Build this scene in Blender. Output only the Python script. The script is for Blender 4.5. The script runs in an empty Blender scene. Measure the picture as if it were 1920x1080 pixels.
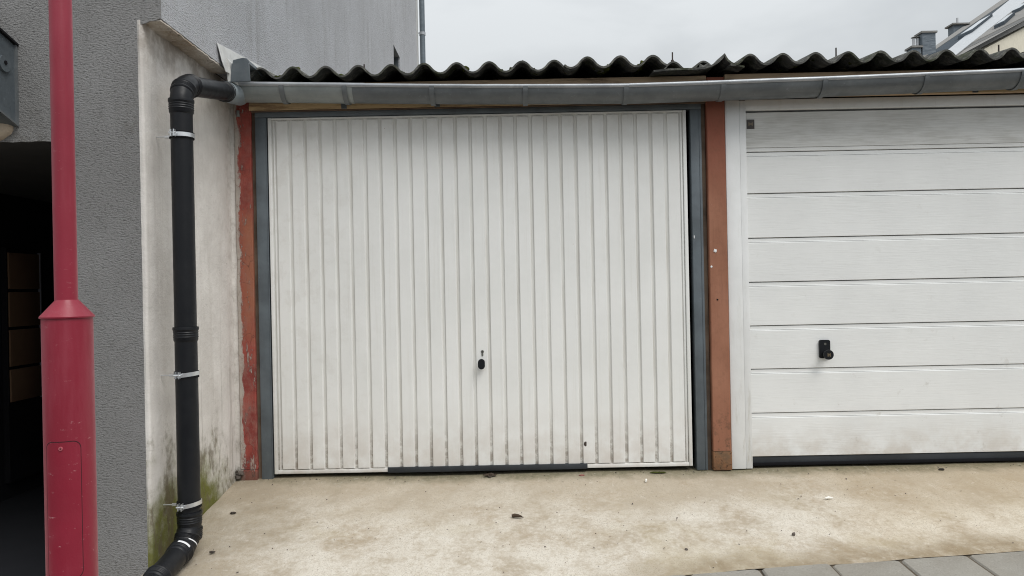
import bpy, bmesh, math, random
from mathutils import Vector, Matrix, noise as mnoise
R = math.radians
random.seed(7)
S = bpy.context.scene
COL = S.collection

# ------------------------------------------------------------------ camera
cam_d = bpy.data.cameras.new('camera')
cam_d.sensor_width = 36.0
cam_d.lens = 26.0
cam_d.clip_start = 0.05
cam_d.clip_end = 2000.0
cam = bpy.data.objects.new('camera', cam_d)
COL.objects.link(cam)
cam.location = (0, -4.2, 1.07)
cam.rotation_mode = 'QUATERNION'
cam.rotation_quaternion = (Matrix.Rotation(R(90), 3, 'X') @ Matrix.Rotation(R(-1.15), 3, 'Z')).to_quaternion()
S.camera = cam

# ------------------------------------------------------------------ light
SUN_EL, SUN_AZ = 54.0, 50.0        # azimuth measured from +x towards the street (-y)
SKY = 1.0
W = bpy.data.worlds.new('World')
S.world = W
W.use_nodes = True
nt = W.node_tree
nt.nodes.clear()
out = nt.nodes.new('ShaderNodeOutputWorld')
bg = nt.nodes.new('ShaderNodeBackground')
bg.inputs['Strength'].default_value = 0.1
sky = nt.nodes.new('ShaderNodeTexSky')
sky.sky_type = 'NISHITA'
sky.sun_disc = False
sky.sun_elevation = R(SUN_EL)
sky.sun_rotation = R(90 + SUN_AZ)
sky.air_density = 1.0
sky.dust_density = 3.0
tc = nt.nodes.new('ShaderNodeTexCoord')
mp = nt.nodes.new('ShaderNodeMapping')
mp.inputs['Scale'].default_value = (1.0, 1.0, 2.2)
no = nt.nodes.new('ShaderNodeTexNoise')
no.inputs['Scale'].default_value = 2.3
no.inputs['Detail'].default_value = 5
no.inputs['Roughness'].default_value = 0.52
no.inputs['Distortion'].default_value = 0.4
rp = nt.nodes.new('ShaderNodeValToRGB')
rp.color_ramp.elements[0].position = 0.36
rp.color_ramp.elements[0].color = (0.575, 0.605, 0.625, 1)
rp.color_ramp.elements[1].position = 0.61
rp.color_ramp.elements[1].color = (0.735, 0.765, 0.782, 1)
sc = nt.nodes.new('ShaderNodeMix')
sc.data_type = 'RGBA'
sc.blend_type = 'MULTIPLY'
sc.inputs['Factor'].default_value = 1.0
sc.inputs['B'].default_value = (8.3, 8.3, 8.3, 1)
mx = nt.nodes.new('ShaderNodeMix')
mx.data_type = 'RGBA'
mx.inputs['Factor'].default_value = 0.95          # closed cloud cover over the blue sky
L = nt.links.new
L(tc.outputs['Generated'], mp.inputs['Vector'])
L(mp.outputs['Vector'], no.inputs['Vector'])
L(no.outputs['Fac'], rp.inputs['Fac'])
L(rp.outputs['Color'], sc.inputs['A'])
L(sky.outputs['Color'], mx.inputs['A'])
L(sc.outputs['Result'], mx.inputs['B'])
sx = nt.nodes.new('ShaderNodeSeparateXYZ')            # closed overcast is brighter overhead than near the horizon
mr = nt.nodes.new('ShaderNodeMapRange')
mr.inputs['From Min'].default_value = 0.25
mr.inputs['From Max'].default_value = 1.0
mr.inputs['To Min'].default_value = 1.0
mr.inputs['To Max'].default_value = 1.75
vm = nt.nodes.new('ShaderNodeVectorMath')
vm.operation = 'SCALE'
L(tc.outputs['Generated'], sx.inputs[0])
L(sx.outputs['Z'], mr.inputs['Value'])
L(mx.outputs['Result'], vm.inputs[0])
L(mr.outputs['Result'], vm.inputs['Scale'])
L(vm.outputs['Vector'], bg.inputs['Color'])
L(bg.outputs['Background'], out.inputs['Surface'])

sun_d = bpy.data.lights.new('sun', 'SUN')
sun_d.energy = 1.5
sun_d.angle = R(32)
sun_d.color = (1.0, 0.97, 0.93)
sun = bpy.data.objects.new('sun', sun_d)
COL.objects.link(sun)
sd = Vector((math.cos(R(SUN_AZ)) * math.cos(R(SUN_EL)), -math.sin(R(SUN_AZ)) * math.cos(R(SUN_EL)), math.sin(R(SUN_EL))))
sun.rotation_euler = sd.to_track_quat('Z', 'Y').to_euler()

S.view_settings.view_transform = 'Standard'
S.view_settings.look = 'None'
S.view_settings.exposure = 0.25
S.view_settings.gamma = 1.0
S.view_settings.use_curve_mapping = False
S.render.engine = 'CYCLES'
S.cycles.max_bounces = 8
S.cycles.use_denoising = True
S.cycles.filter_width = 1.05

# ------------------------------------------------------------------ materials
class NT:
    def __init__(s, name):
        s.m = bpy.data.materials.new(name)
        s.m.use_nodes = True
        s.t = s.m.node_tree
        s.t.nodes.clear()
        s.o = s.t.nodes.new('ShaderNodeOutputMaterial')
        s.b = s.t.nodes.new('ShaderNodeBsdfPrincipled')
        s.t.links.new(s.b.outputs[0], s.o.inputs['Surface'])
        g = s.t.nodes.new('ShaderNodeNewGeometry')
        s.pos = g.outputs['Position']
        sp = s.t.nodes.new('ShaderNodeSeparateXYZ')
        s.t.links.new(s.pos, sp.inputs[0])
        s.x, s.y, s.z = sp.outputs
        s.nrm = g.outputs['Normal']
    def put(s, v, sock):
        if isinstance(v, bpy.types.NodeSocket):
            s.t.links.new(v, sock)
        else:
            if isinstance(v, (tuple, list)) and len(v) == 3 and sock.type == 'RGBA':
                v = (*v, 1)
            sock.default_value = v
    def map(s, scale, loc=(0, 0, 0), rot=(0, 0, 0)):
        n = s.t.nodes.new('ShaderNodeMapping')
        s.t.links.new(s.pos, n.inputs['Vector'])
        n.inputs['Scale'].default_value = scale
        n.inputs['Location'].default_value = loc
        n.inputs['Rotation'].default_value = rot
        return n.outputs[0]
    def noise(s, scale, detail=4, rough=0.55, vec=None, dist=0.0):
        n = s.t.nodes.new('ShaderNodeTexNoise')
        s.t.links.new(vec or s.pos, n.inputs['Vector'])
        n.inputs['Scale'].default_value = scale
        n.inputs['Detail'].default_value = detail
        n.inputs['Roughness'].default_value = rough
        n.inputs['Distortion'].default_value = dist
        return n.outputs['Fac']
    def voro(s, scale, vec=None, feature='F1', rnd=1.0):
        n = s.t.nodes.new('ShaderNodeTexVoronoi')
        n.feature = feature
        s.t.links.new(vec or s.pos, n.inputs['Vector'])
        n.inputs['Scale'].default_value = scale
        n.inputs['Randomness'].default_value = rnd
        return n.outputs['Distance']
    def ramp(s, f, a, b, lo=0.0, hi=1.0, smooth=True):
        n = s.t.nodes.new('ShaderNodeMapRange')
        if smooth: n.interpolation_type = 'SMOOTHSTEP'
        s.put(f, n.inputs['Value'])
        n.inputs['From Min'].default_value = a
        n.inputs['From Max'].default_value = b
        n.inputs['To Min'].default_value = lo
        n.inputs['To Max'].default_value = hi
        return n.outputs[0]
    def mix(s, f, a, b, mode='MIX'):
        n = s.t.nodes.new('ShaderNodeMix')
        n.data_type = 'RGBA'
        n.blend_type = mode
        s.put(f, n.inputs['Factor']); s.put(a, n.inputs['A']); s.put(b, n.inputs['B'])
        return n.outputs['Result']
    def math(s, op, a, b=0.0, c=None):
        n = s.t.nodes.new('ShaderNodeMath')
        n.operation = op
        s.put(a, n.inputs[0]); s.put(b, n.inputs[1])
        if c is not None: s.put(c, n.inputs[2])
        return n.outputs[0]
    def mul(s, a, b): return s.math('MULTIPLY', a, b)
    def add(s, a, b): return s.math('ADD', a, b)
    def bump(s, h, dist, strength=1.0, prev=None):
        n = s.t.nodes.new('ShaderNodeBump')
        n.inputs['Strength'].default_value = strength
        n.inputs['Distance'].default_value = dist
        s.put(h, n.inputs['Height'])
        if prev is not None: s.t.links.new(prev, n.inputs['Normal'])
        return n.outputs[0]
    def fin(s, col, rough=0.6, metal=0.0, normal=None, spec=0.5, **kw):
        s.put(col, s.b.inputs['Base Color']); s.put(rough, s.b.inputs['Roughness'])
        s.put(metal, s.b.inputs['Metallic']); s.b.inputs['Specular IOR Level'].default_value = spec
        if normal is not None: s.t.links.new(normal, s.b.inputs['Normal'])
        for k, v in kw.items(): s.put(v, s.b.inputs[k.replace('_', ' ')])
        return s.m

M = {}
def mat_render(name, lo, hi, pit, sheen):
    n = NT(name)
    st = n.map((1.0, 1.0, 2.1))
    big = n.noise(1.6, 4, 0.6)
    c = n.mix(n.ramp(big, 0.3, 0.7), lo, hi)
    g = n.noise(75, 3, 0.6, st)
    c = n.mix(n.ramp(g, 0.30, 0.47, 0.8, 0.0), c, pit)
    streak = n.noise(1.0, 3, 0.6, n.map((9, 9, 0.7)))
    c = n.mix(n.ramp(streak, 0.50, 0.78, 0, 0.42), c, (0.17, 0.165, 0.155))
    c = n.mix(n.ramp(n.noise(3.3, 6, 0.7, n.map((1, 1, 0.6), (6, 0, 0))), 0.55, 0.72, 0, 0.3), c, hi)
    dirt = n.mul(n.ramp(n.noise(6, 5, 0.65), 0.52, 0.7), n.ramp(n.z, 1.55, 1.80, 0, 0.5))
    dirt = n.mul(dirt, n.ramp(n.z, 1.8, 1.95, 1, 0))
    c = n.mix(dirt, c, (0.10, 0.088, 0.07))
    b1 = n.bump(g, 0.011, 1.0)
    b2 = n.bump(n.noise(190, 2, 0.5, st), 0.0028, 1.0, b1)
    return n.fin(c, 0.92, 0, b2, 0.25, Sheen_Weight=sheen, Sheen_Roughness=0.4)
M['render'] = mat_render('grey_render', (0.255, 0.252, 0.248), (0.315, 0.313, 0.311), (0.11, 0.108, 0.106), 0.0)
M['render_side'] = mat_render('sky_sheen_grey_render', (0.45, 0.46, 0.485), (0.53, 0.543, 0.575), (0.23, 0.23, 0.235), 0.35)  # grazing sky reflection is put into this paler, cooler colour and its sheen

def mat_white_wall():
    n = NT('old_white_plaster')
    big = n.noise(3.2, 6, 0.62)
    c = n.mix(n.ramp(big, 0.3, 0.72), (0.63, 0.60, 0.565), (0.79, 0.762, 0.725))
    streak = n.noise(1.0, 5, 0.65, n.map((14, 14, 0.9)))
    c = n.mix(n.ramp(streak, 0.5, 0.75, 0, 0.32), c, (0.46, 0.42, 0.375))
    # grime under the soffit
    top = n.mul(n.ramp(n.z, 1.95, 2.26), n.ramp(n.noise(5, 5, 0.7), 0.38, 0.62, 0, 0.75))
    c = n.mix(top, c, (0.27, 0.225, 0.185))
    # darker band of dirt where the facade joins
    edge = n.mul(n.ramp(n.y, -0.12, -0.02), n.ramp(n.noise(16, 6, 0.7), 0.46, 0.66, 0, 0.4))
    c = n.mix(edge, c, (0.33, 0.295, 0.255))
    # drips of dirt running down
    drip = n.mul(n.ramp(n.noise(1, 4, 0.6, n.map((30, 30, 0.55), (3, 1, 0))), 0.56, 0.68, 0, 0.42), n.ramp(n.z, 0.1, 1.0, 1, 0.2))
    c = n.mix(drip, c, (0.24, 0.215, 0.18))
    # algae low down
    zz = n.add(n.add(n.z, n.ramp(n.y, -0.32, -0.05, 0, 0.22)), n.mul(n.add(n.noise(5.5, 6, 0.68), -0.5), 0.85))
    alg = n.mul(n.ramp(zz, -0.02, 0.40, 1.0, 0.0), n.ramp(n.noise(21, 6, 0.72), 0.18, 0.44, 0.45, 0.98))
    gcol = n.mix(n.noise(30, 5, 0.7), (0.105, 0.115, 0.016), (0.165, 0.165, 0.036))
    c = n.mix(alg, c, gcol)
    brown = n.mul(n.ramp(zz, 0.18, 0.5, 0.75, 0.0), n.ramp(n.noise(11, 6, 0.7, n.map((1, 1, 0.5), (5, 0, 0))), 0.46, 0.6))
    c = n.mix(brown, c, (0.135, 0.11, 0.07))
    spk = n.ramp(n.voro(16, n.map((1, 1, 1), (2, 2, 2))), 0.02, 0.06, 0.8, 0)
    c = n.mix(n.mul(spk, n.ramp(n.noise(3, 2), 0.52, 0.6)), c, (0.1, 0.08, 0.06))
    b = n.bump(n.noise(24, 6, 0.62), 0.006, 0.8)
    b = n.bump(n.noise(120, 4, 0.6), 0.0022, 0.9, b)
    return n.fin(c, 0.9, 0, b, 0.2)
M['plaster'] = mat_white_wall()

def mat_soffit():
    n = NT('soffit_mortar')
    c = n.mix(n.ramp(n.noise(5, 6, 0.7), 0.35, 0.7), (0.66, 0.62, 0.56), (0.36, 0.29, 0.22))
    c = n.mix(n.ramp(n.noise(14, 6, 0.75), 0.57, 0.66, 0, 0.8), c, (0.13, 0.10, 0.08))
    return n.fin(c, 0.95, 0, n.bump(n.noise(60, 5, 0.6), 0.006), 0.2)
M['soffit'] = mat_soffit()

def mat_dark(name, col):
    n = NT(name)
    c = n.mix(n.noise(4, 4), col, tuple(v * 0.6 for v in col))
    return n.fin(c, 0.9, 0, None, 0.15)
M['passage'] = mat_dark('shade_dark_plaster', (0.020, 0.021, 0.025))  # passage shade is put into this near-black plaster, more weakly into the ceiling
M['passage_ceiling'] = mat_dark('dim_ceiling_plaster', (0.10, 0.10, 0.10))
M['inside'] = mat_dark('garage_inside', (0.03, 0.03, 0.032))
M['cabinet'] = mat_dark('brown_cabinet', (0.21, 0.125, 0.075))
M['cab_edge'] = mat_dark('pale_edge', (0.24, 0.24, 0.27))

def mat_paint(name, col, var=0.12, rough=0.45, spot=None, bump=0.0004, spec=0.5):
    n = NT(name)
    lo = tuple(v * (1 - var) for v in col)
    hi = tuple(min(1, v * (1 + var)) for v in col)
    c = n.mix(n.ramp(n.noise(5, 5, 0.6), 0.3, 0.7), lo, hi)
    if spot: c = n.mix(n.ramp(n.noise(38, 5, 0.7), 0.66, 0.72, 0, 0.7), c, spot)
    b = n.bump(n.noise(110, 3), bump, 1.0)
    return n.fin(c, n.ramp(n.noise(9, 4), 0.3, 0.7, rough - 0.08, rough + 0.1), 0, b, spec)

def mat_lamp():
    n = NT('faded_red_enamel')
    c = n.mix(n.ramp(n.noise(2.2, 4, 0.55), 0.3, 0.7), (0.235, 0.011, 0.028), (0.30, 0.018, 0.042))
    chalk = n.noise(1, 5, 0.65, n.map((16, 16, 2.0)))
    c = n.mix(n.ramp(chalk, 0.48, 0.78, 0, 0.30), c, (0.38, 0.08, 0.11))
    sc = n.ramp(n.noise(30, 6, 0.78, n.map((1, 1, 2.4), (4, 0, 1))), 0.63, 0.665, 0, 0.75)
    c = n.mix(n.mul(sc, n.ramp(n.z, 0.45, 0.95, 1, 0.25)), c, (0.55, 0.30, 0.31))
    dk = n.ramp(n.voro(11, n.map((1, 1, 1), (0, 3, 0))), 0.012, 0.035, 0.7, 0)
    c = n.mix(dk, c, (0.13, 0.02, 0.03))
    return n.fin(c, n.ramp(n.noise(12, 4), 0.3, 0.7, 0.36, 0.52), 0, n.bump(n.noise(160, 3), 0.0004), 0.5, Sheen_Weight=0.22, Sheen_Roughness=0.35, Sheen_Tint=(1.0, 0.55, 0.62, 1))
M['lamp'] = mat_lamp()
M['lamp_dark'] = mat_paint('dark_red_joint', (0.035, 0.004, 0.008), 0.2, 0.7)
M['lamp_screw'] = mat_paint('scuffed_red_screw', (0.42, 0.10, 0.12), 0.2, 0.4)

def mat_zinc(name, dark, light, metal=0.15, rough=0.48):
    n = NT(name)
    m = n.noise(7, 6, 0.65)
    c = n.mix(n.ramp(m, 0.3, 0.7), dark, light)
    st = n.noise(1, 4, 0.6, n.map((2, 20, 26)))
    c = n.mix(n.ramp(st, 0.5, 0.8, 0, 0.5), c, tuple(v * 0.55 for v in dark))
    sp = n.ramp(n.noise(46, 5, 0.72), 0.60, 0.72, 0, 0.5)
    c = n.mix(sp, c, tuple(min(1, v * 1.6) for v in light))
    return n.fin(c, n.ramp(n.noise(16, 4), 0.3, 0.7, rough - 0.1, rough + 0.12), metal, n.bump(n.noise(22, 3), 0.0008), 0.5)
M['zinc'] = mat_zinc('weathered_zinc', (0.115, 0.127, 0.135), (0.165, 0.178, 0.186))
M['zinc_light'] = mat_zinc('pale_zinc', (0.235, 0.258, 0.257), (0.30, 0.322, 0.318), 0.15)
M['outlet'] = mat_zinc('blue_zinc_outlet', (0.25, 0.29, 0.32), (0.34, 0.385, 0.41), 0.2)
M['zinc_bead'] = mat_zinc('rolled_zinc_bead', (0.34, 0.36, 0.385), (0.47, 0.49, 0.515), 0.35, 0.42)  # sky highlight on the rolled edge is put into this paler zinc
M['flash'] = mat_zinc('flashing_sheet', (0.56, 0.56, 0.54), (0.70, 0.70, 0.68), 0.2, 0.5)  # the wall flashing's reflection of the sky is put into this near-white colour
M['zinc_blue'] = mat_zinc('blue_grey_zinc', (0.12, 0.15, 0.175), (0.17, 0.20, 0.225), 0.2)
M['zinc_dark'] = mat_zinc('dark_zinc_box', (0.085, 0.105, 0.12), (0.135, 0.155, 0.17), 0.2)

def mat_black():
    n = NT('black_plastic')
    d = n.ramp(n.noise(6, 6, 0.7), 0.45, 0.75, 0, 0.5)
    c = n.mix(d, (0.006, 0.007, 0.0095), (0.014, 0.015, 0.017))
    return n.fin(c, n.ramp(n.noise(20, 4), 0.3, 0.7, 0.36, 0.5), 0, n.bump(n.noise(70, 2), 0.0003), 0.32)
M['black'] = mat_black()
M['rubber'] = mat_dark('black_rubber', (0.012, 0.012, 0.014))
M['seal'] = mat_paint('dark_seal_strip', (0.022, 0.026, 0.031), 0.25, 0.6)
n = NT('galvanised_steel')
M['galv'] = n.fin(n.mix(n.noise(60, 4), (0.62, 0.65, 0.68), (0.86, 0.87, 0.88)), 0.32, 0.85)
M['sticker'] = mat_paint('white_sticker', (0.78, 0.79, 0.8), 0.04, 0.5)

def mat_door():
    n = NT('white_door_paint')
    c = n.mix(n.ramp(n.noise(2.6, 5, 0.6), 0.3, 0.72), (0.76, 0.767, 0.748), (0.82, 0.825, 0.81))
    low = n.mul(n.ramp(n.z, 0.05, 0.46, 1, 0), n.ramp(n.noise(6, 5, 0.65), 0.30, 0.66, 0.02, 0.6))
    c = n.mix(low, c, (0.56, 0.505, 0.45))
    vs = n.noise(1, 5, 0.65, n.map((38, 38, 1.3)))
    c = n.mix(n.ramp(vs, 0.53, 0.78, 0, 0.3), c, (0.58, 0.56, 0.51))
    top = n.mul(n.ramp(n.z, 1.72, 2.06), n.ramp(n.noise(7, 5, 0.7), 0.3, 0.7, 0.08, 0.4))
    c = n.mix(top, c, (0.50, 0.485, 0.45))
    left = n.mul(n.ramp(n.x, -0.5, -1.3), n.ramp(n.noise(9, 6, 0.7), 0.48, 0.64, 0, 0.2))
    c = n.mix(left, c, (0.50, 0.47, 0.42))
    sp = n.ramp(n.voro(7.5, n.map((1, 1, 1), (0, 0, 5))), 0.006, 0.026, 0.75, 0)
    c = n.mix(n.mul(sp, n.ramp(n.noise(2, 2), 0.45, 0.55)), c, (0.32, 0.25, 0.18))
    dent = n.ramp(n.voro(2.6, n.map((1, 1, 1), (0.3, 0, 0.45))), 0.0, 0.10, 1, 0)
    b = n.bump(n.mul(dent, n.ramp(n.z, 0.35, 0.75, 1, 0.0)), 0.012, 0.9)
    b = n.bump(n.noise(5, 3, 0.5), 0.004, 0.6, b)
    b = n.bump(n.noise(260, 2), 0.00025, 1, b)
    return n.fin(c, n.ramp(n.noise(9, 4), 0.3, 0.7, 0.42, 0.6), 0, b, 0.4)
M['door'] = mat_door()
def mat_groove():
    n = NT('grimy_door_groove')
    c = n.mix(n.ramp(n.noise(1, 5, 0.7, n.map((60, 60, 2.2))), 0.35, 0.72), (0.77, 0.77, 0.74), (0.60, 0.585, 0.545))
    low = n.mul(n.ramp(n.z, 0.05, 0.4, 1, 0), n.ramp(n.noise(26, 5, 0.7), 0.36, 0.6, 0.1, 0.8))
    c = n.mix(low, c, (0.24, 0.20, 0.16))
    return n.fin(c, 0.6, 0, None, 0.3)
M['groove'] = mat_groove()

def mat_sectional():
    n = NT('white_woodgrain_steel')
    gr = n.noise(1, 6, 0.62, n.map((6.5, 6.5, 150)), 0.8)
    c = n.mix(n.ramp(n.noise(2, 5, 0.6), 0.3, 0.7), (0.75, 0.76, 0.752), (0.81, 0.82, 0.81))
    c = n.mix(n.ramp(gr, 0.5, 0.72, 0, 0.12), c, (0.46, 0.455, 0.43))
    gz = n.ramp(n.z, 1.80, 1.86)
    dirt = n.mul(n.mul(gz, n.ramp(n.z, 2.0, 2.05, 1, 0.5)), n.ramp(n.noise(3.4, 5, 0.6, n.map((1, 1, 2.2))), 0.40, 0.62, 0.40, 0.62))
    dirt = n.mul(dirt, n.ramp(gr, 0.36, 0.62, 0.6, 1.0))
    c = n.mix(dirt, c, (0.34, 0.33, 0.295))
    low = n.mul(n.ramp(n.z, 0.08, 0.32, 0.8, 0), n.ramp(n.noise(6, 5, 0.65), 0.34, 0.68, 0, 0.75))
    c = n.mix(low, c, (0.52, 0.465, 0.40))
    sm = n.mul(n.ramp(n.noise(7, 6, 0.75), 0.6, 0.68, 0, 0.35), n.ramp(n.z, 0.3, 0.9, 1, 0.3))
    c = n.mix(sm, c, (0.42, 0.39, 0.34))
    b = n.bump(gr, 0.0010, 1.0)
    return n.fin(c, 0.5, 0, b, 0.4)
M['sectional'] = mat_sectional()
def mat_whiteframe():
    n = NT('white_frame_profile')
    c = n.mix(n.ramp(n.noise(4, 5, 0.6), 0.3, 0.7), (0.73, 0.74, 0.735), (0.80, 0.81, 0.81))
    d = n.mul(n.ramp(n.z, 0.1, 0.8, 1, 0.25), n.ramp(n.noise(1, 6, 0.7, n.map((20, 20, 3))), 0.52, 0.68, 0, 0.5))
    c = n.mix(d, c, (0.42, 0.39, 0.32))
    return n.fin(c, 0.5, 0, n.bump(n.noise(80, 3), 0.0004), 0.4)
M['whiteframe'] = mat_whiteframe()

M['frame'] = mat_paint('blue_grey_frame_paint', (0.100, 0.120, 0.136), 0.22, 0.5, (0.17, 0.185, 0.19))
M['gapwood'] = mat_paint('brown_wood_edge', (0.12, 0.085, 0.06), 0.4, 0.85)

def mat_redpost():
    n = NT('peeling_red_post')
    w = n.noise(13, 6, 0.72, n.map((1, 1, 0.45)))
    red = n.mix(n.ramp(n.noise(9, 5, 0.65), 0.35, 0.65), (0.21, 0.042, 0.036), (0.32, 0.072, 0.056))
    orange = (0.31, 0.12, 0.072)
    zo = n.add(n.z, n.mul(n.add(n.noise(6, 5, 0.65), -0.5), 0.8))
    om = n.mul(n.mul(n.ramp(zo, 0.62, 1.0), n.ramp(zo, 1.35, 1.75, 1, 0)), n.ramp(n.x, -1.55, -1.47, 0.45, 1.0))
    c = n.mix(om, red, orange)
    xx = n.add(n.x, n.mul(n.add(w, -0.5), 0.10))
    mort = n.ramp(xx, -1.541, -1.531, 1, 0)
    patch = n.ramp(n.noise(15, 8, 0.78, n.map((1.3, 1, 0.36), (7, 0, 3))), 0.565, 0.615, 0, 0.85)
    mm = n.math('MAXIMUM', mort, patch)
    mc = n.mix(n.noise(40, 6, 0.7), (0.52, 0.475, 0.43), (0.30, 0.26, 0.225))
    c = n.mix(mm, c, mc)
    dust = n.ramp(n.noise(19, 7, 0.75, n.map((1, 1, 0.6), (2, 2, 8))), 0.44, 0.64, 0, 0.6)
    c = n.mix(n.mul(dust, n.ramp(n.z, 0.2, 1.2, 1, 0.45)), c, (0.30, 0.165, 0.135))
    ft = n.ramp(n.z, 0.05, 0.085, 0.8, 0)
    c = n.mix(ft, c, (0.17, 0.085, 0.065))
    crk = n.ramp(n.voro(17, n.map((1.2, 1, 0.6)), 'DISTANCE_TO_EDGE'), 0.0, 0.018, 0.7, 0)
    c = n.mix(n.mul(crk, n.ramp(n.noise(5, 3), 0.45, 0.55)), c, (0.09, 0.035, 0.03))
    h = n.add(mm, n.mul(w, 0.5))
    b = n.bump(h, 0.0035, 0.9)
    b = n.bump(n.noise(90, 5, 0.65), 0.0018, 1, b)
    return n.fin(c, 0.85, 0, b, 0.25)
M['redpost'] = mat_redpost()
def mat_orangepost():
    n = NT('orange_brown_post_paint')
    c = n.mix(n.ramp(n.noise(3, 5, 0.6, n.map((2, 2, 0.8))), 0.3, 0.7), (0.275, 0.120, 0.072), (0.345, 0.160, 0.100))
    c = n.mix(n.ramp(n.z, 1.35, 2.0, 0, 0.75), c, (0.235, 0.066, 0.042))
    c = n.mix(n.ramp(n.noise(1, 5, 0.7, n.map((40, 40, 2.2))), 0.52, 0.75, 0, 0.45), c, (0.20, 0.095, 0.06))
    c = n.mix(n.ramp(n.noise(24, 7, 0.8, n.map((1, 1, 0.6), (3, 0, 5))), 0.64, 0.68, 0, 0.6), c, (0.46, 0.27, 0.19))
    d = n.mul(n.ramp(n.z, 0.02, 0.5, 1, 0.15), n.ramp(n.noise(30, 6, 0.75), 0.50, 0.62, 0, 0.85))
    c = n.mix(d, c, (0.11, 0.06, 0.035))
    sp = n.ramp(n.voro(13, n.map((1, 1, 1), (1, 4, 0))), 0.015, 0.045, 0.8, 0)
    c = n.mix(n.mul(sp, n.ramp(n.noise(4, 2, 0.5, n.map((1, 1, 1), (9, 0, 0))), 0.5, 0.55)), c, (0.07, 0.03, 0.02))
    b = n.bump(n.noise(1, 5, 0.6, n.map((90, 90, 6))), 0.0012, 1)
    return n.fin(c, 0.72, 0, b, 0.3)
M['orangepost'] = mat_orangepost()
def mat_bareblock():
    n = NT('bare_brown_block')
    c = n.mix(n.ramp(n.noise(14, 6, 0.7), 0.35, 0.65), (0.23, 0.115, 0.06), (0.14, 0.09, 0.055))
    c = n.mix(n.ramp(n.noise(50, 5, 0.7), 0.58, 0.66, 0, 0.8), c, (0.035, 0.025, 0.02))
    return n.fin(c, 0.85, 0, n.bump(n.noise(60, 5), 0.003), 0.2)
M['block'] = mat_bareblock()

def mat_wood(name, a, b_, stain):
    n = NT(name)
    g = n.noise(1, 6, 0.65, n.map((2.2, 60, 60)), 0.6)
    c = n.mix(n.ramp(g, 0.35, 0.7), a, b_)
    c = n.mix(n.ramp(n.noise(3.5, 6, 0.72, n.map((1, 3, 6))), 0.52, 0.68, 0, 0.7), c, stain)
    return n.fin(c, 0.8, 0, n.bump(g, 0.0012), 0.25)
M['fascia'] = mat_wood('weathered_fascia_wood', (0.52, 0.39, 0.26), (0.40, 0.29, 0.19), (0.10, 0.065, 0.045))
M['fascia_low'] = mat_wood('yellowed_lintel_wood', (0.66, 0.49, 0.28), (0.55, 0.39, 0.22), (0.20, 0.11, 0.065))

def mat_corr():
    n = NT('mossy_fibre_cement')
    c = n.mix(n.ramp(n.noise(9, 6, 0.7), 0.3, 0.7), (0.070, 0.071, 0.068), (0.135, 0.134, 0.126))
    up = n.ramp(n.noise(26, 6, 0.75), 0.46, 0.62, 0, 0.8)
    c = n.mix(up, c, (0.23, 0.228, 0.20))
    gm = n.mul(n.ramp(n.noise(6, 6, 0.7, n.map((1, 1, 1), (3, 8, 0))), 0.47, 0.64), 0.7)
    c = n.mix(gm, c, (0.045, 0.055, 0.022))
    b = n.bump(n.noise(70, 6, 0.7), 0.004, 1)
    return n.fin(c, 0.95, 0, b, 0.15)
M['corr'] = mat_corr()
def mat_moss():
    n = NT('moss')
    c = n.mix(n.ramp(n.noise(60, 5, 0.7), 0.3, 0.7), (0.028, 0.034, 0.010), (0.075, 0.085, 0.022))
    return n.fin(c, 1.0, 0, n.bump(n.noise(220, 4), 0.004), 0.05)
M['moss'] = mat_moss()
M['rust'] = mat_paint('rusty_steel', (0.045, 0.033, 0.027), 0.4, 0.8)

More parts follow.
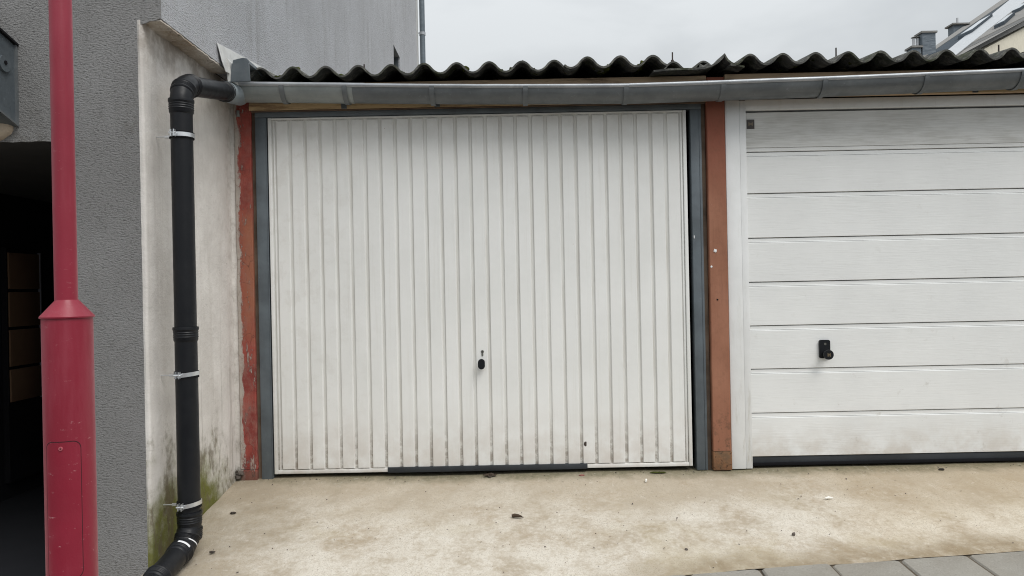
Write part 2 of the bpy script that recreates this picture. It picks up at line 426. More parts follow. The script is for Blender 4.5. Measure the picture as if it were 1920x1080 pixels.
def mat_concrete():
    n = NT('stained_concrete')
    big = n.noise(1.15, 6, 0.6, n.map((1, 1.0, 1), (0.55, 0.2, 0)), 0.2)
    med = n.noise(4.6, 8, 0.70, n.map((1, 0.9, 1), (3, 0, 0)), 0.15)
    fine = n.noise(42, 6, 0.72)
    base = n.mix(n.ramp(med, 0.3, 0.7), (0.43, 0.375, 0.30), (0.52, 0.465, 0.385))
    # worn pale cement skin, mostly away from the doors
    yy = n.ramp(n.add(n.y, n.mul(n.add(big, -0.5), 1.3)), -0.12, -0.62)
    pale = n.mul(yy, n.ramp(n.add(n.mul(med, 0.65), n.mul(fine, 0.35)), 0.37, 0.56))
    c = n.mix(n.mul(pale, 0.92), base, n.mix(n.noise(22, 5, 0.7), (0.62, 0.585, 0.525), (0.76, 0.735, 0.685)))
    # brown and ochre stains
    st = n.mul(n.ramp(n.noise(2.6, 6, 0.66, n.map((1, 1.0, 1), (4, 2, 0)), 0.25), 0.46, 0.70), n.ramp(n.noise(28, 8, 0.8, n.map((1, 1, 1), (1, 1, 0))), 0.36, 0.62, 0.05, 1.0))
    c = n.mix(n.mul(st, 0.6), c, (0.375, 0.295, 0.205))
    oc = n.mul(n.ramp(n.noise(1.7, 5, 0.6, n.map((1, 1.1, 1), (9, 5, 0))), 0.52, 0.7), n.ramp(n.y, -1.0, -0.3, 0.9, 0.25))
    c = n.mix(n.mul(oc, 0.5), c, (0.42, 0.355, 0.22))
    # dirt collected at the foot of the doors and along the paving
    ft = n.mul(n.ramp(n.add(n.y, n.mul(n.add(n.noise(7, 5, 0.7), -0.5), 0.22)), -0.15, 0.0), 0.95)
    c = n.mix(ft, c, n.mix(n.noise(30, 5), (0.23, 0.205, 0.145), (0.135, 0.135, 0.08)))
    edge = n.add(n.math('MULTIPLY', n.x, -0.0947), n.add(n.y, 1.188))
    ed = n.mul(n.ramp(n.add(edge, n.mul(n.add(n.noise(3, 5, 0.65), -0.5), 0.3)), 0.20, 0.0), n.ramp(n.noise(9, 5, 0.7), 0.25, 0.6, 0.3, 0.9))
    ed = n.mul(ed, n.ramp(n.x, 0.1, 0.9))
    c = n.mix(ed, c, (0.27, 0.215, 0.14))
    lf = n.mul(n.ramp(n.add(n.x, n.mul(n.add(med, -0.5), 1.0)), -0.75, -1.45), n.ramp(n.noise(6, 6, 0.7), 0.25, 0.65, 0.35, 0.9))
    c = n.mix(n.mul(lf, 0.85), c, (0.33, 0.285, 0.22))
    mot = n.noise(17, 7, 0.75, n.map((1, 1, 1), (2, 7, 0)))
    c = n.mix(n.ramp(mot, 0.52, 0.70, 0, 0.45), c, (0.40, 0.335, 0.255))
    c = n.mix(n.ramp(mot, 0.30, 0.42, 0.4, 0), c, (0.74, 0.71, 0.665))
    gr = n.ramp(n.noise(150, 5, 0.8), 0.38, 0.47, 0.75, 0)
    c = n.mix(n.mul(gr, n.ramp(med, 0.4, 0.6, 0.2, 1.0)), c, (0.27, 0.23, 0.18))
    scf = n.noise(1, 8, 0.78, n.map((26, 7, 8), (2, 3, 0), (0, 0, 0.35)))
    c = n.mix(n.ramp(scf, 0.54, 0.66, 0, 0.4), c, (0.42, 0.36, 0.28))
    c = n.mix(n.ramp(scf, 0.30, 0.42, 0.35, 0), c, (0.74, 0.71, 0.66))
    fl = n.mul(n.ramp(n.noise(62, 9, 0.88, n.map((1, 1, 1), (8, 1, 0))), 0.50, 0.58), n.ramp(n.noise(3.4, 6, 0.7, n.map((1, 1, 1), (1, 9, 0))), 0.40, 0.62, 0.12, 0.8))
    c = n.mix(n.mul(fl, 0.62), c, (0.40, 0.335, 0.25))
    spk = n.ramp(n.voro(17, n.map((1, 1, 0.2))), 0.02, 0.055, 0.85, 0)
    c = n.mix(n.mul(spk, n.ramp(n.noise(5, 3), 0.48, 0.56)), c, (0.09, 0.075, 0.06))
    c = n.mix(1.0, c, (1.0, 0.98, 0.94), 'MULTIPLY')
    rgt = n.mul(n.ramp(n.add(n.x, n.mul(n.add(big, -0.5), 2.0)), 0.9, 2.2), 0.55)
    c = n.mix(rgt, c, n.mix(1.0, c, (0.96, 0.905, 0.815), 'MULTIPLY'))
    b = n.bump(med, 0.010, 0.7)
    b = n.bump(fine, 0.004, 0.9, b)
    b = n.bump(n.noise(210, 4, 0.7), 0.0015, 0.8, b)
    return n.fin(c, n.ramp(med, 0.3, 0.7, 0.72, 0.9), 0, b, 0.3)
M['concrete'] = mat_concrete()
def mat_paver():
    n = NT('concrete_paver')
    c = n.mix(n.ramp(n.noise(3, 4, 0.6), 0.3, 0.7), (0.27, 0.255, 0.225), (0.335, 0.32, 0.285))
    c = n.mix(n.ramp(n.noise(130, 5, 0.75), 0.52, 0.68, 0, 0.6), c, (0.45, 0.43, 0.39))
    c = n.mix(n.ramp(n.noise(0.9, 5, 0.7), 0.4, 0.65, 0, 0.45), c, (0.22, 0.195, 0.155))
    c = n.mix(n.ramp(n.noise(110, 5, 0.75, n.map((1, 1, 1), (4, 4, 4))), 0.55, 0.68, 0, 0.6), c, (0.17, 0.155, 0.135))
    return n.fin(c, 0.88, 0, n.bump(n.noise(170, 5, 0.7), 0.0025), 0.25)
M['paver'] = mat_paver()
M['joint'] = mat_dark('sandy_joint', (0.14, 0.115, 0.085))
def mat_asphalt():
    n = NT('asphalt')
    c = n.mix(n.noise(80, 5, 0.7), (0.035, 0.035, 0.036), (0.075, 0.073, 0.07))
    return n.fin(c, 0.9, 0, n.bump(n.noise(120, 4), 0.004), 0.3)
M['asphalt'] = mat_asphalt()
M['ground'] = mat_dark('ground_soil', (0.13, 0.12, 0.10))
M['cream'] = mat_paint('cream_house_wall', (0.74, 0.70, 0.58), 0.05, 0.9, None, 0.002)
def mat_slate(name, a, b_, rough, spec=0.5):
    n = NT(name)
    v = n.noise(1, 3, 0.6, n.map((3.5, 3.5, 9)))
    c = n.mix(v, a, b_)
    return n.fin(c, rough, 0, n.bump(v, 0.03), spec)
M['slate_dark'] = mat_slate('shaded_blue_slate', (0.035, 0.047, 0.06), (0.06, 0.076, 0.092), 0.75, 0.15)  # shade on one roof band is put into this colour; skylight frames share it
M['slate_pale'] = mat_slate('sky_reflecting_slate', (0.40, 0.42, 0.44), (0.52, 0.54, 0.56), 0.4, 0.6)  # sky reflection on a roof band is put into the pale base colour
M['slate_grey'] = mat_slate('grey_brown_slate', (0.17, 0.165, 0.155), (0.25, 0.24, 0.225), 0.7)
M['verge'] = mat_slate('dark_verge', (0.085, 0.085, 0.082), (0.13, 0.13, 0.125), 0.7)
M['chimney'] = mat_slate('slate_clad_chimney', (0.10, 0.125, 0.15), (0.16, 0.19, 0.22), 0.6)
M['steel_pot'] = mat_paint('pale_steel_pot', (0.55, 0.56, 0.58), 0.08, 0.4)
n = NT('roof_glass')
M['roofglass'] = n.fin((0.55, 0.60, 0.64), 0.08, 0.6)
n = NT('dark_window_glass')
M['darkglass'] = n.fin((0.03, 0.035, 0.04), 0.15, 0, None, 0.6)
M['butt'] = mat_paint('white_paper', (0.85, 0.83, 0.78), 0.04, 0.8)
M['leaf'] = mat_paint('dead_leaf', (0.065, 0.042, 0.025), 0.4, 0.8)
M['leaf_dark'] = mat_paint('rotten_leaf', (0.03, 0.022, 0.015), 0.3, 0.7)
M['red_scrap'] = mat_paint('red_scrap', (0.25, 0.10, 0.085), 0.3, 0.8)
M['stone'] = mat_paint('small_stone', (0.12, 0.10, 0.085), 0.3, 0.9)
M['badge'] = mat_paint('brown_badge', (0.040, 0.030, 0.026), 0.2, 0.4)
M['badge_mark'] = mat_paint('bronze_badge_mark', (0.15, 0.115, 0.07), 0.2, 0.4)
M['keyhole'] = mat_paint('grey_lock_metal', (0.13, 0.13, 0.115), 0.2, 0.4)
M['dome'] = mat_paint('beige_mortar_lump', (0.55, 0.45, 0.34), 0.12, 0.9, None, 0.003)

# ------------------------------------------------------------------ mesh helpers
class MB:
    def __init__(s): s.bm = bmesh.new()
    def face(s, vs):
        try: s.bm.faces.new(vs)
        except ValueError: pass
    def box(s, x0, x1, y0, y1, z0, z1, bev=0.0):
        r = bmesh.ops.create_cube(s.bm, size=1.0)
        bmesh.ops.scale(s.bm, vec=(x1 - x0, y1 - y0, z1 - z0), verts=r['verts'])
        bmesh.ops.translate(s.bm, vec=((x0 + x1) / 2, (y0 + y1) / 2, (z0 + z1) / 2), verts=r['verts'])
        if bev:
            es = list({e for v in r['verts'] for e in v.link_edges})
            bmesh.ops.bevel(s.bm, geom=es, offset=bev, segments=2, affect='EDGES', profile=0.5)
        return s
    def prism(s, pts, axis, a, b):
        """closed polygon pts (u,v) pushed along an axis from a to b"""
        def co(p, t):
            u, v = p
            return {'x': (t, u, v), 'y': (u, t, v), 'z': (u, v, t)}[axis]
        A = [s.bm.verts.new(co(p, a)) for p in pts]
        B = [s.bm.verts.new(co(p, b)) for p in pts]
        n_ = len(pts)
        for i in range(n_):
            s.face((A[i], A[(i + 1) % n_], B[(i + 1) % n_], B[i]))
        s.face(A[::-1]); s.face(B)
        return s
    def strip(s, prof, axis, a, b):
        """open profile pushed along an axis"""
        def co(p, t):
            u, v = p
            return {'x': (t, u, v), 'y': (u, t, v), 'z': (u, v, t)}[axis]
        A = [s.bm.verts.new(co(p, a)) for p in prof]
        B = [s.bm.verts.new(co(p, b)) for p in prof]
        for i in range(len(prof) - 1):
            s.face((A[i], A[i + 1], B[i + 1], B[i]))
        return s
    def tube(s, path, rad, seg=20, caps=True):
        path = [Vector(p) for p in path]
        rad = rad if isinstance(rad, (list, tuple)) else [rad] * len(path)
        ts = []
        for i in range(len(path)):
            d = (path[min(i + 1, len(path) - 1)] - path[max(i - 1, 0)])
            ts.append(d.normalized() if d.length > 1e-9 else Vector((0, 0, 1)))
        t = ts[0]
        ref = Vector((1, 0, 0)) if abs(t.x) < 0.8 else Vector((0, 0, 1))
        u = (ref - t * ref.dot(t)).normalized()
        rings = []
        for p, t, r_ in zip(path, ts, rad):
            u = (u - t * u.dot(t)).normalized()
            w = t.cross(u)
            rings.append([s.bm.verts.new(p + (u * math.cos(2 * math.pi * k / seg) + w * math.sin(2 * math.pi * k / seg)) * r_) for k in range(seg)])
        for A, B in zip(rings, rings[1:]):
            for k in range(seg):
                s.face((A[k], A[(k + 1) % seg], B[(k + 1) % seg], B[k]))
        if caps:
            s.face(rings[0][::-1]); s.face(rings[-1])
        return s
    def lathe(s, c, prof, seg=32, axis=Vector((0, 0, 1))):
        return s.tube([Vector(c) + axis * h for r_, h in prof], [r_ for r_, h in prof], seg)
    def grid(s, P):
        V = [[s.bm.verts.new(p) for p in row] for row in P]
        for i in range(len(P) - 1):
            for j in range(len(P[0]) - 1):
                s.face((V[i][j], V[i][j + 1], V[i + 1][j + 1], V[i + 1][j]))
        return s
    def build(s, name, mat, parent=None, smooth=40, solid=0.0, recalc=True):
        bm = s.bm
        if recalc: bmesh.ops.recalc_face_normals(bm, faces=bm.faces)
        xs = [v.co.copy() for v in bm.verts]
        lo = Vector((min(v.x for v in xs), min(v.y for v in xs), min(v.z for v in xs)))
        hi = Vector((max(v.x for v in xs), max(v.y for v in xs), max(v.z for v in xs)))
        org = Vector(((lo.x + hi.x) / 2, (lo.y + hi.y) / 2, lo.z))
        bmesh.ops.translate(bm, vec=-org, verts=bm.verts)
        me = bpy.data.meshes.new(name)
        bm.to_mesh(me); bm.free()
        if smooth:
            me.polygons.foreach_set('use_smooth', [True] * len(me.polygons))
            me.set_sharp_from_angle(angle=R(smooth))
        for m in (mat if isinstance(mat, list) else [mat]): me.materials.append(m)
        o = bpy.data.objects.new(name, me)
        COL.objects.link(o)
        o.location = org
        if parent is not None: adopt(o, parent)
        if solid:
            md = o.modifiers.new('thickness', 'SOLIDIFY'); md.thickness = solid; md.offset = -1
            es = o.modifiers.new('crisp_edges', 'EDGE_SPLIT'); es.split_angle = R(smooth or 30)
        return o

def worldloc(o):
    v = Vector(o.location)
    while o.parent: o = o.parent; v = v + Vector(o.location)
    return v
def adopt(o, parent):
    o.location = Vector(o.location) - worldloc(parent)
    o.parent = parent
def tag(o, label=None, cat=None, group=None, kind=None):
    if label: o['label'] = label
    if cat: o['category'] = cat
    if group: o['group'] = group
    if kind: o['kind'] = kind
    return o
def thing(name, label, cat, loc=(0, 0, 0), group=None):
    o = bpy.data.objects.new(name, None)
    o.empty_display_size = 0.1
    COL.objects.link(o); o.location = loc
    return tag(o, label, cat, group)
def copy_to(o, parent, delta):
    c = o.copy(); COL.objects.link(c)
    c.location = Vector(o.location) + Vector(delta)
    c.parent = parent
    return c
def blob(mb, c, r, sc=(1, 1, 1), seed=0, amp=0.35, sub=2):
    q = bmesh.ops.create_icosphere(mb.bm, subdivisions=sub, radius=1.0)
    for v in q['verts']:
        d = v.co.normalized()
        k = 1 + amp * mnoise.noise(d * 1.9 + Vector((seed * 3.1, seed * 1.7, 0))) + amp * 0.6 * mnoise.noise(d * 5 + Vector((seed, 0, 9)))
        v.co = Vector(c) + Vector((d.x * sc[0], d.y * sc[1], d.z * sc[2])) * r * k
def gz(y):            # the apron falls towards the street
    return 0.015 + 0.13 * min(y, 0.0)
def edge_low(x): return edge_y(x) - 0.012
def edge_y(x):        # where apron and paving meet
    return -1.123 + (x - 0.686) * 0.0947

# ------------------------------------------------------------------ ground, apron, pavement, road
mb = MB(); mb.box(-600, 600, -600, 900, -1.4, -0.75)
tag(mb.build('ground', M['ground'], smooth=0), kind='structure')

mb = MB()
def apron(x0, x1, ytop, nx, ny, drop=0.0):
    P = []
    for i in range(nx + 1):
        x = x0 + (x1 - x0) * i / nx
        row = []
        e = edge_low(x)
        for j in range(ny + 1):
            y = ytop + (e - ytop) * j / ny
            w_ = 0.5 + 0.5 * min(1, max(0, -y / 0.2))
            z = gz(y) + (0.010 * mnoise.noise(Vector((x * 1.3, y * 1.8, 0))) + 0.004 * mnoise.noise(Vector((x * 5, y * 6, 3)))) * w_ - drop * min(1, max(0, (-1.60 - x) / 0.12))
            row.append((x, y, z))
        P.append(row)
    mb.grid(P)
apron(-1.60, 5.5, 0.30, 180, 40)
apron(-7.0, -1.60, -0.96, 90, 12, 0.10)
tag(mb.build('concrete_apron', M['concrete'], smooth=60), kind='structure')

pav = thing('pavement', None, None, (0.686, -1.123, -0.131)); tag(pav, kind='structure')
e1 = Vector((1, 0.0947, 0.0125)).normalized()
e2 = Vector((0.0, -1, -0.07)).normalized()
O = Vector((0.686, -1.123, -0.131)) + e1 * 0.02
PW, PD, GAP = 0.308, 0.31, 0.010
def paver_mesh(seed):
    rr = random.Random(seed)
    mb = MB()
    a, b = (PW - GAP) / 2, (PD - GAP) / 2
    c = 0.006
    def ring(sx, sy, z):
        cut = 0.012
        pts = [(-sx + cut, -sy), (sx - cut, -sy), (sx, -sy + cut), (sx, sy - cut), (sx - cut, sy), (-sx + cut, sy), (-sx, sy - cut), (-sx, -sy + cut)]
        return [mb.bm.verts.new(e1 * u + e2 * v + Vector((0, 0, z + rr.uniform(-0.001, 0.001)))) for u, v in pts]
    r0 = ring(a, b, -0.07); r1 = ring(a, b, -c); r2 = ring(a - c, b - c, 0.0)
    for A, B in ((r0, r1), (r1, r2)):
        for k in range(8): mb.face((A[k], A[(k + 1) % 8], B[(k + 1) % 8], B[k]))
    mb.face(r2)
    bmesh.ops.recalc_face_normals(mb.bm, faces=mb.bm.faces)
    me = bpy.data.meshes.new('paver'); mb.bm.to_mesh(me); mb.bm.free()
    me.materials.append(M['paver'])
    return me
pms = [paver_mesh(k) for k in range(5)]
for row in range(4):
    for i in range(-14, 16):
        o = bpy.data.objects.new('paver', random.choice(pms))
        COL.objects.link(o)
        p = O + e1 * ((i + 0.5) * PW + 0.0) + e2 * ((row + 0.5) * PD + 0.008)
        o.location = p + Vector((0, 0, random.uniform(-0.003, 0.003) + 0.002))
        o.rotation_euler = (random.uniform(-.010, .010), random.uniform(-.010, .010), random.uniform(-.010, .010))
        adopt(o, pav)
mb = MB()
P = [[O + e1 * u + e2 * v + Vector((0, 0, -0.0065)) for v in (0.0, 1.24)] for u in (-4.6, 5.2)]
mb.grid(P); mb.build('joint_sand', M['joint'], pav)
mb = MB()
for i in range(-5, 6):
    p = O + e1 * (i * 0.9) + e2 * 1.245
    q = O + e1 * (i * 0.9 + 0.892) + e2 * 1.245
    A = [p, q, q + e2 * 0.12, p + e2 * 0.12]
    lo = [v + Vector((0, 0, -0.4)) for v in A]
    k = MB()
    va = [k.bm.verts.new(v) for v in A]; vb = [k.bm.verts.new(v) for v in lo]
    k.face(va); k.face(vb[::-1])
    for j in range(4): k.face((va[j], va[(j + 1) % 4], vb[(j + 1) % 4], vb[j]))
    k.build('kerb_stone', M['paver'], pav)
mb = MB()
p0 = O + e2 * 1.3
mb.grid([[(x, p0.y - 0.3 + (x - 0.686) * 0.0947 * 0 + (0.9 if s_ == 0 else -7), -0.36) for s_ in (0, 1)] for x in (-60, 60)])
tag(mb.build('road', M['asphalt']), kind='structure')

# ------------------------------------------------------------------ grey rendered building on the left
bld = thing('rendered_building', 'grey rough rendered building on the left with an open dark passage and white side wall', 'building', (-3.5, 2.0, -0.4))
XW, XI = -1.583, -1.498
rj = random.Random(3)
def jl(p, q, n_, amp):
    out = []
    for i in range(n_):
        t = i / n_
        j = 0 if i == 0 else rj.uniform(-amp, amp)
        x, z = p[0] + (q[0] - p[0]) * t, p[1] + (q[1] - p[1]) * t
        if abs(q[0] - p[0]) > abs(q[1] - p[1]): z += j
        else: x += j
        out.append((x, z))
    return out
outl = [(-6.5, -0.7), (-3.30, -0.7), (-3.30, 1.744)] + jl((-3.3, 1.744), (-1.905, 1.744), 40, 0.003) + [(-1.905, 1.744), (-1.905, -0.7)] \
    + jl((XW - 0.008, -0.7), (XW - 0.008, 2.245), 110, 0.0035) + jl((XW, 2.245), (XI, 2.268), 6, 0.004) + [(XI, 2.268), (XI, 7.6), (-6.5, 7.6)]
mb = MB(); mb.prism(outl, 'y', -1.0, -0.992)
fw = mb.build('front_wall', M['render'], bld, smooth=0)

mb = MB()                                            # side skin of insulation, a small window opening far back
WY0, WY1, WZ0, WZ1 = 5.55, 6.10, 2.9, 4.31
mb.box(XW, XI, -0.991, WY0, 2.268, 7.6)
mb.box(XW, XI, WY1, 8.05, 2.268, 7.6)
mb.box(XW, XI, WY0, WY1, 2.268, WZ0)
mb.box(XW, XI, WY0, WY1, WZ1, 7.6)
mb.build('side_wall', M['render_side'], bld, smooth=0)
mb = MB()                                            # mortar soffit under the insulation
P = []
for i in range(40):
    y = -0.994 + i * 0.0199
    P.append([(XW - 0.004, y, 2.262 + rj.uniform(-.004, .004)), (XW + 0.03, y, 2.260 + rj.uniform(-.006, .004)), (XI - 0.001, y, 2.264 + rj.uniform(-.004, .003))])
mb.grid(P); mb.build('soffit', M['soffit'], bld, smooth=60, solid=0.006)
win = MB().box(XW - 0.06, XW - 0.02, WY0, WY1, WZ0, WZ1).build('window', M['frame'], bld, smooth=0)
MB().box(XW - 0.02, XW - 0.012, WY0 + 0.05, WY1 - 0.05, WZ0 + 0.05, WZ1 - 0.05).build('pane', M['darkglass'], win, smooth=0)
MB().box(XW - 0.02, XI - 0.02, WY1 - 0.012, WY1, WZ0, WZ1).build('reveal', M['zinc_dark'], win, smooth=0)
MB().box(-1.60, XI + 0.004, 8.05, 8.26, -0.7, 7.6).build('corner_trim', M['flash'], bld, smooth=0)
MB().box(-6.5, XW - 0.07, -0.976, 8.2, 2.0, 7.58).build('core_wall', M['inside'], bld, smooth=0)
# white plastered wall below the insulation
mb = MB()
P = []
for i in range(90):
    y = -0.9945 + (5.5 + 0.9945) * (i / 89) ** 2.2
    row = []
    for j in range(60):
        z = -0.7 + (2.262 + 0.7) * j / 59
        f = 0.007 * math.exp(-((y + 0.965) / 0.055) ** 2) - 0.004 * math.exp(-((y + 0.80) / 0.06) ** 2) + 0.004 * mnoise.noise(Vector((y * 5, z * 3, 1)))
        row.append((XW + f, y, z))
    P.append(row)
P.insert(0, [(XW - 0.006 + 0.0025 * mnoise.noise(Vector((z * 40, 3, 0))), -1.0035, z) for x, y, z in P[0]])
P.insert(0, [(XW - 0.03, -0.9945, z) for x, y, z in P[0]])
mb.grid(P)
mb.box(-1.905, XW - 0.012, -0.990, 5.5, -0.7, 2.26)
mb.build('plaster_wall', M['plaster'], bld, smooth=60)
# passage
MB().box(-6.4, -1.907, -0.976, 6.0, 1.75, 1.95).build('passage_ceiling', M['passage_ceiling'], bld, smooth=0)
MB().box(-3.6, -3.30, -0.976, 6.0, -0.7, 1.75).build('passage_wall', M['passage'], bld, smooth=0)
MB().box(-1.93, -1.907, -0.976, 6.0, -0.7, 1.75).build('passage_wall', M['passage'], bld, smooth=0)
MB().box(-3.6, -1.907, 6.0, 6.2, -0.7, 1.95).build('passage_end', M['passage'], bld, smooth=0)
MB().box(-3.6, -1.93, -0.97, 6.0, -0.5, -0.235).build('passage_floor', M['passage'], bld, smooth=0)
cab = thing('panel_cabinet', 'tall narrow brown panelled cabinet standing inside the dark passage', 'cabinet', (-3.28, 0.75, -0.125))
MB().box(-3.298, -3.262, 0.575, 0.905, -0.125, 1.40).build('carcass', M['rubber'], cab)
zs = [1.375, 1.118, 0.872, 0.615, 0.385]
for a, b in zip(zs, zs[1:]):
    MB().box(-3.262, -3.250, 0.585, 0.89, b + 0.010, a - 0.010, 0.002).build('panel', M['cabinet'], cab)
MB().box(-3.262, -3.246, 0.892, 0.903, 0.385, 1.375).build('trim', M['cab_edge'], cab)

# metal housing and mortar lump on the front wall
hb = thing('metal_housing', 'grey sheet metal housing with a round disc fixed high on the rendered wall', 'wall box', (-2.4, -1.05, 1.82))
side = [(-1.001, 1.812), (-1.001, 2.158), (-1.17, 2.205), (-1.17, 1.868)]
MB().prism(side, 'x', -2.75, -2.126).build('housing', M['zinc_dark'], hb, smooth=0)
rim = MB()
rim.prism([(-1.001, 1.809), (-1.001, 1.818), (-1.17, 1.874), (-1.17, 1.865)], 'x', -2.126, -2.117)
rim.prism([(-1.001, 1.818), (-1.001, 2.158), (-1.012, 2.161), (-1.012, 1.822)], 'x', -2.126, -2.117)
rim.build('rim', M['zinc'], hb, smooth=0)
MB().prism([(-1.001, 2.158), (-1.001, 2.168), (-1.17, 2.215), (-1.17, 2.205)], 'x', -2.75, -2.112).build('lid', M['rubber'], hb, smooth=0)
MB().tube([(-2.130, -1.085, 2.058), (-2.114, -1.085, 2.058)], [0.036, 0.034], 24).build('disc', M['zinc_dark'], hb)
MB().tube([(-2.114, -1.085, 2.062), (-2.111, -1.085, 2.062)], 0.009, 12).build('bolt', M['rubber'], hb)
mb = MB(); blob(mb, (-2.215, -1.0, 1.815), 0.07, (1.05, 0.45, 0.95), 4, 0.10, 3)
tag(mb.build('mortar_lump', M['dome']), 'beige rounded lump of mortar under the metal housing', 'mortar lump')

# ------------------------------------------------------------------ garage row
gar = thing('garage_row', 'low garage row with painted posts and a corrugated roof behind the gutter', 'garage', (1.0, 2.5, 0.0))
MB().box(-1.60, -1.5545, -0.004, 0.10, -0.05, 2.20, 0.003).build('mortar_strip', M['plaster'], gar)
def rough_post(name, mat, x0, x1, y0, z0, z1, amp, seed):
    mb = MB(); P = []
    rr = random.Random(seed)
    nz = 60
    for i in range(nz + 1):
        z = z0 + (z1 - z0) * i / nz
        a = amp * mnoise.noise(Vector((seed, z * 6, 0))); b = amp * mnoise.noise(Vector((seed + 5, z * 6, 0)))
        P.append([(x0 + a, 0.12, z), (x0 + a, y0 + 0.004, z), (x0 + a + 0.004, y0, z)] +
                 [(x0 + a + 0.004 + (x1 - x0 - 0.008 + b - a) * k / 4, y0 + amp * 0.7 * mnoise.noise(Vector((k * 1.3 + seed, z * 7, 2))), z) for k in range(1, 4)] +
                 [(x1 + b - 0.004, y0, z), (x1 + b, y0 + 0.004, z), (x1 + b, 0.12, z)])
    mb.grid(P)
    top = [mb.bm.verts.new(p) for p in P[-1]]; mb.face(top)
    return mb.build(name, mat, gar, smooth=35)
rough_post('post', M['redpost'], -1.556, -1.462, -0.014, 0.075, 2.235, 0.004, 1)['label'] = 'peeling red post'
MB().box(-1.538, -1.521, -0.019, -0.016, 2.07, 2.105, 0.001).build('metal_flap', M['zinc_light'], gar)
MB().box(1.036, 1.041, -0.0085, -0.006, 1.330, 1.347, 0.001).build('paint_chip', M['sticker'], gar)
MB().box(-1.555, -1.463, -0.016, 0.12, 0.003, 0.072, 0.004).build('post_foot', M['redpost'], gar)
mb = MB()
for k in range(9):
    blob(mb, (-1.565 + random.uniform(-.02, .022), -0.02 + random.uniform(-.012, .01), 0.02 + random.uniform(0, .05)), random.uniform(.008, .017), (1, 1, 1), k, 0.5, 1)
mb.build('crumbled_mortar', M['stone'], gar)
rough_post('post', M['orangepost'], 1.119, 1.222, -0.022, 0.126, 2.238, 0.0015, 2)['label'] = 'orange brown painted post'
for q_, (x, z, r_) in enumerate(((1.152, 1.257, 0.0095), (1.129, 1.168, 0.0060))):
    mb = MB(); blob(mb, (x, -0.0225, z), r_, (1, .4, 1), 3 + q_, .45, 2); mb.build('filler_spot', M['sticker'], gar)
mb = MB(); mb.tube([(1.159, -0.0245, 0.981), (1.159, -0.015, 0.981)], 0.005, 10); mb.build('nail_hole', M['rubber'], gar)
MB().box(1.118, 1.224, -0.024, 0.12, 0.016, 0.123, 0.004).build('post_foot', M['block'], gar)
rough_post('post', M['orangepost'], 3.79, 3.90, -0.022, 0.016, 2.238, 0.0015, 6)['label'] = 'orange brown painted post'
MB().box(-1.462, 1.118, -0.030, 0.0, 2.103, 2.246, 0.003).build('fascia_board', M['fascia'], gar)
MB().box(1.223, 4.2, -0.030, 0.0, 2.118, 2.252, 0.003).build('fascia_board', M['fascia'], gar)
MB().box(-1.460, 1.117, -0.012, 0.06, 2.0945, 2.1025, 0.002).build('lintel_edge', M['gapwood'], gar)
MB().box(-1.462, 1.118, -0.0335, -0.031, 2.0985, 2.135).build('lintel_board', M['fascia_low'], gar)
MB().box(1.226, 4.0, -0.0335, -0.031, 2.120, 2.150).build('lintel_board', M['fascia_low'], gar)
for x in (-1.4625, 1.092):
    MB().box(x, x + 0.0235, 0.010, 0.10, 0.006, 2.094).build('wood_edge', M['gapwood'], gar)
# shell that closes the garages
MB().box(XW, 4.2, 5.4, 5.5, -0.6, 2.75).build('back_wall', M['inside'], gar, smooth=0)
MB().box(4.1, 4.2, 0.12, 5.4, -0.6, 2.6).build('end_wall', M['inside'], gar, smooth=0)
MB().box(1.14, 1.20, 0.125, 5.4, -0.6, 2.22).build('partition_wall', M['inside'], gar, smooth=0)
MB().box(XW, 4.1, 0.301, 5.4, -0.6, 0.008).build('floor', M['inside'], gar, smooth=0)
mb = MB(); mb.prism([(0.05, 2.10), (5.4, 2.60), (5.4, 2.70), (0.05, 2.225)], 'x', XW, 4.1)
mb.build('ceiling', M['inside'], gar, smooth=0)

# corrugated roof
PITCH, AMP, SL = 0.1785, 0.0275, 0.107
X0 = -1.350                                   # first crest
def zc(x): return 2.2745 + (x + 1.35) * 0.0055  # mid height of the wave at y = -0.16
def wave(x):
    c = math.cos(2 * math.pi * (x - X0) / PITCH)
    return AMP * math.copysign(abs(c) ** 0.86, c)
def sheet(x0, x1, y0, y1, lift, tilt=0.0, seed=0, nam='corrugated_sheet'):
    mb = MB(); P = []
    nx = max(8, int((x1 - x0) / PITCH * 16)); ny = 5
    for i in range(nx + 1):
        x = x0 + (x1 - x0) * i / nx
        row = []
        for j in range(ny + 1):
            y = y0 + (y1 - y0) * j / ny
            e = 0.010 * mnoise.noise(Vector((x * 9, seed, 0))) if j == 0 else 0
            row.append((x, y + e, zc(x) + wave(x) + (y + 0.16) * SL + lift + tilt * (x - x0)))
        P.append(row)
    mb.grid(P)
    return mb.build(nam, M['corr'], gar, smooth=60, solid=0.010)
bounds = [(-1.44, -0.49), (-0.58, 0.40), (0.312, 0.872), (1.222, 2.12), (2.03, 3.02), (2.93, 4.25)]
lifts = [0.0, 0.004, 0.012, 0.008, 0.004, 0.010]
for k, ((a, b), l) in enumerate(zip(bounds, lifts)):
    sheet(a, b, -0.165 + 0.012 * math.sin(k * 2.3), 1.75, l, 0, k)
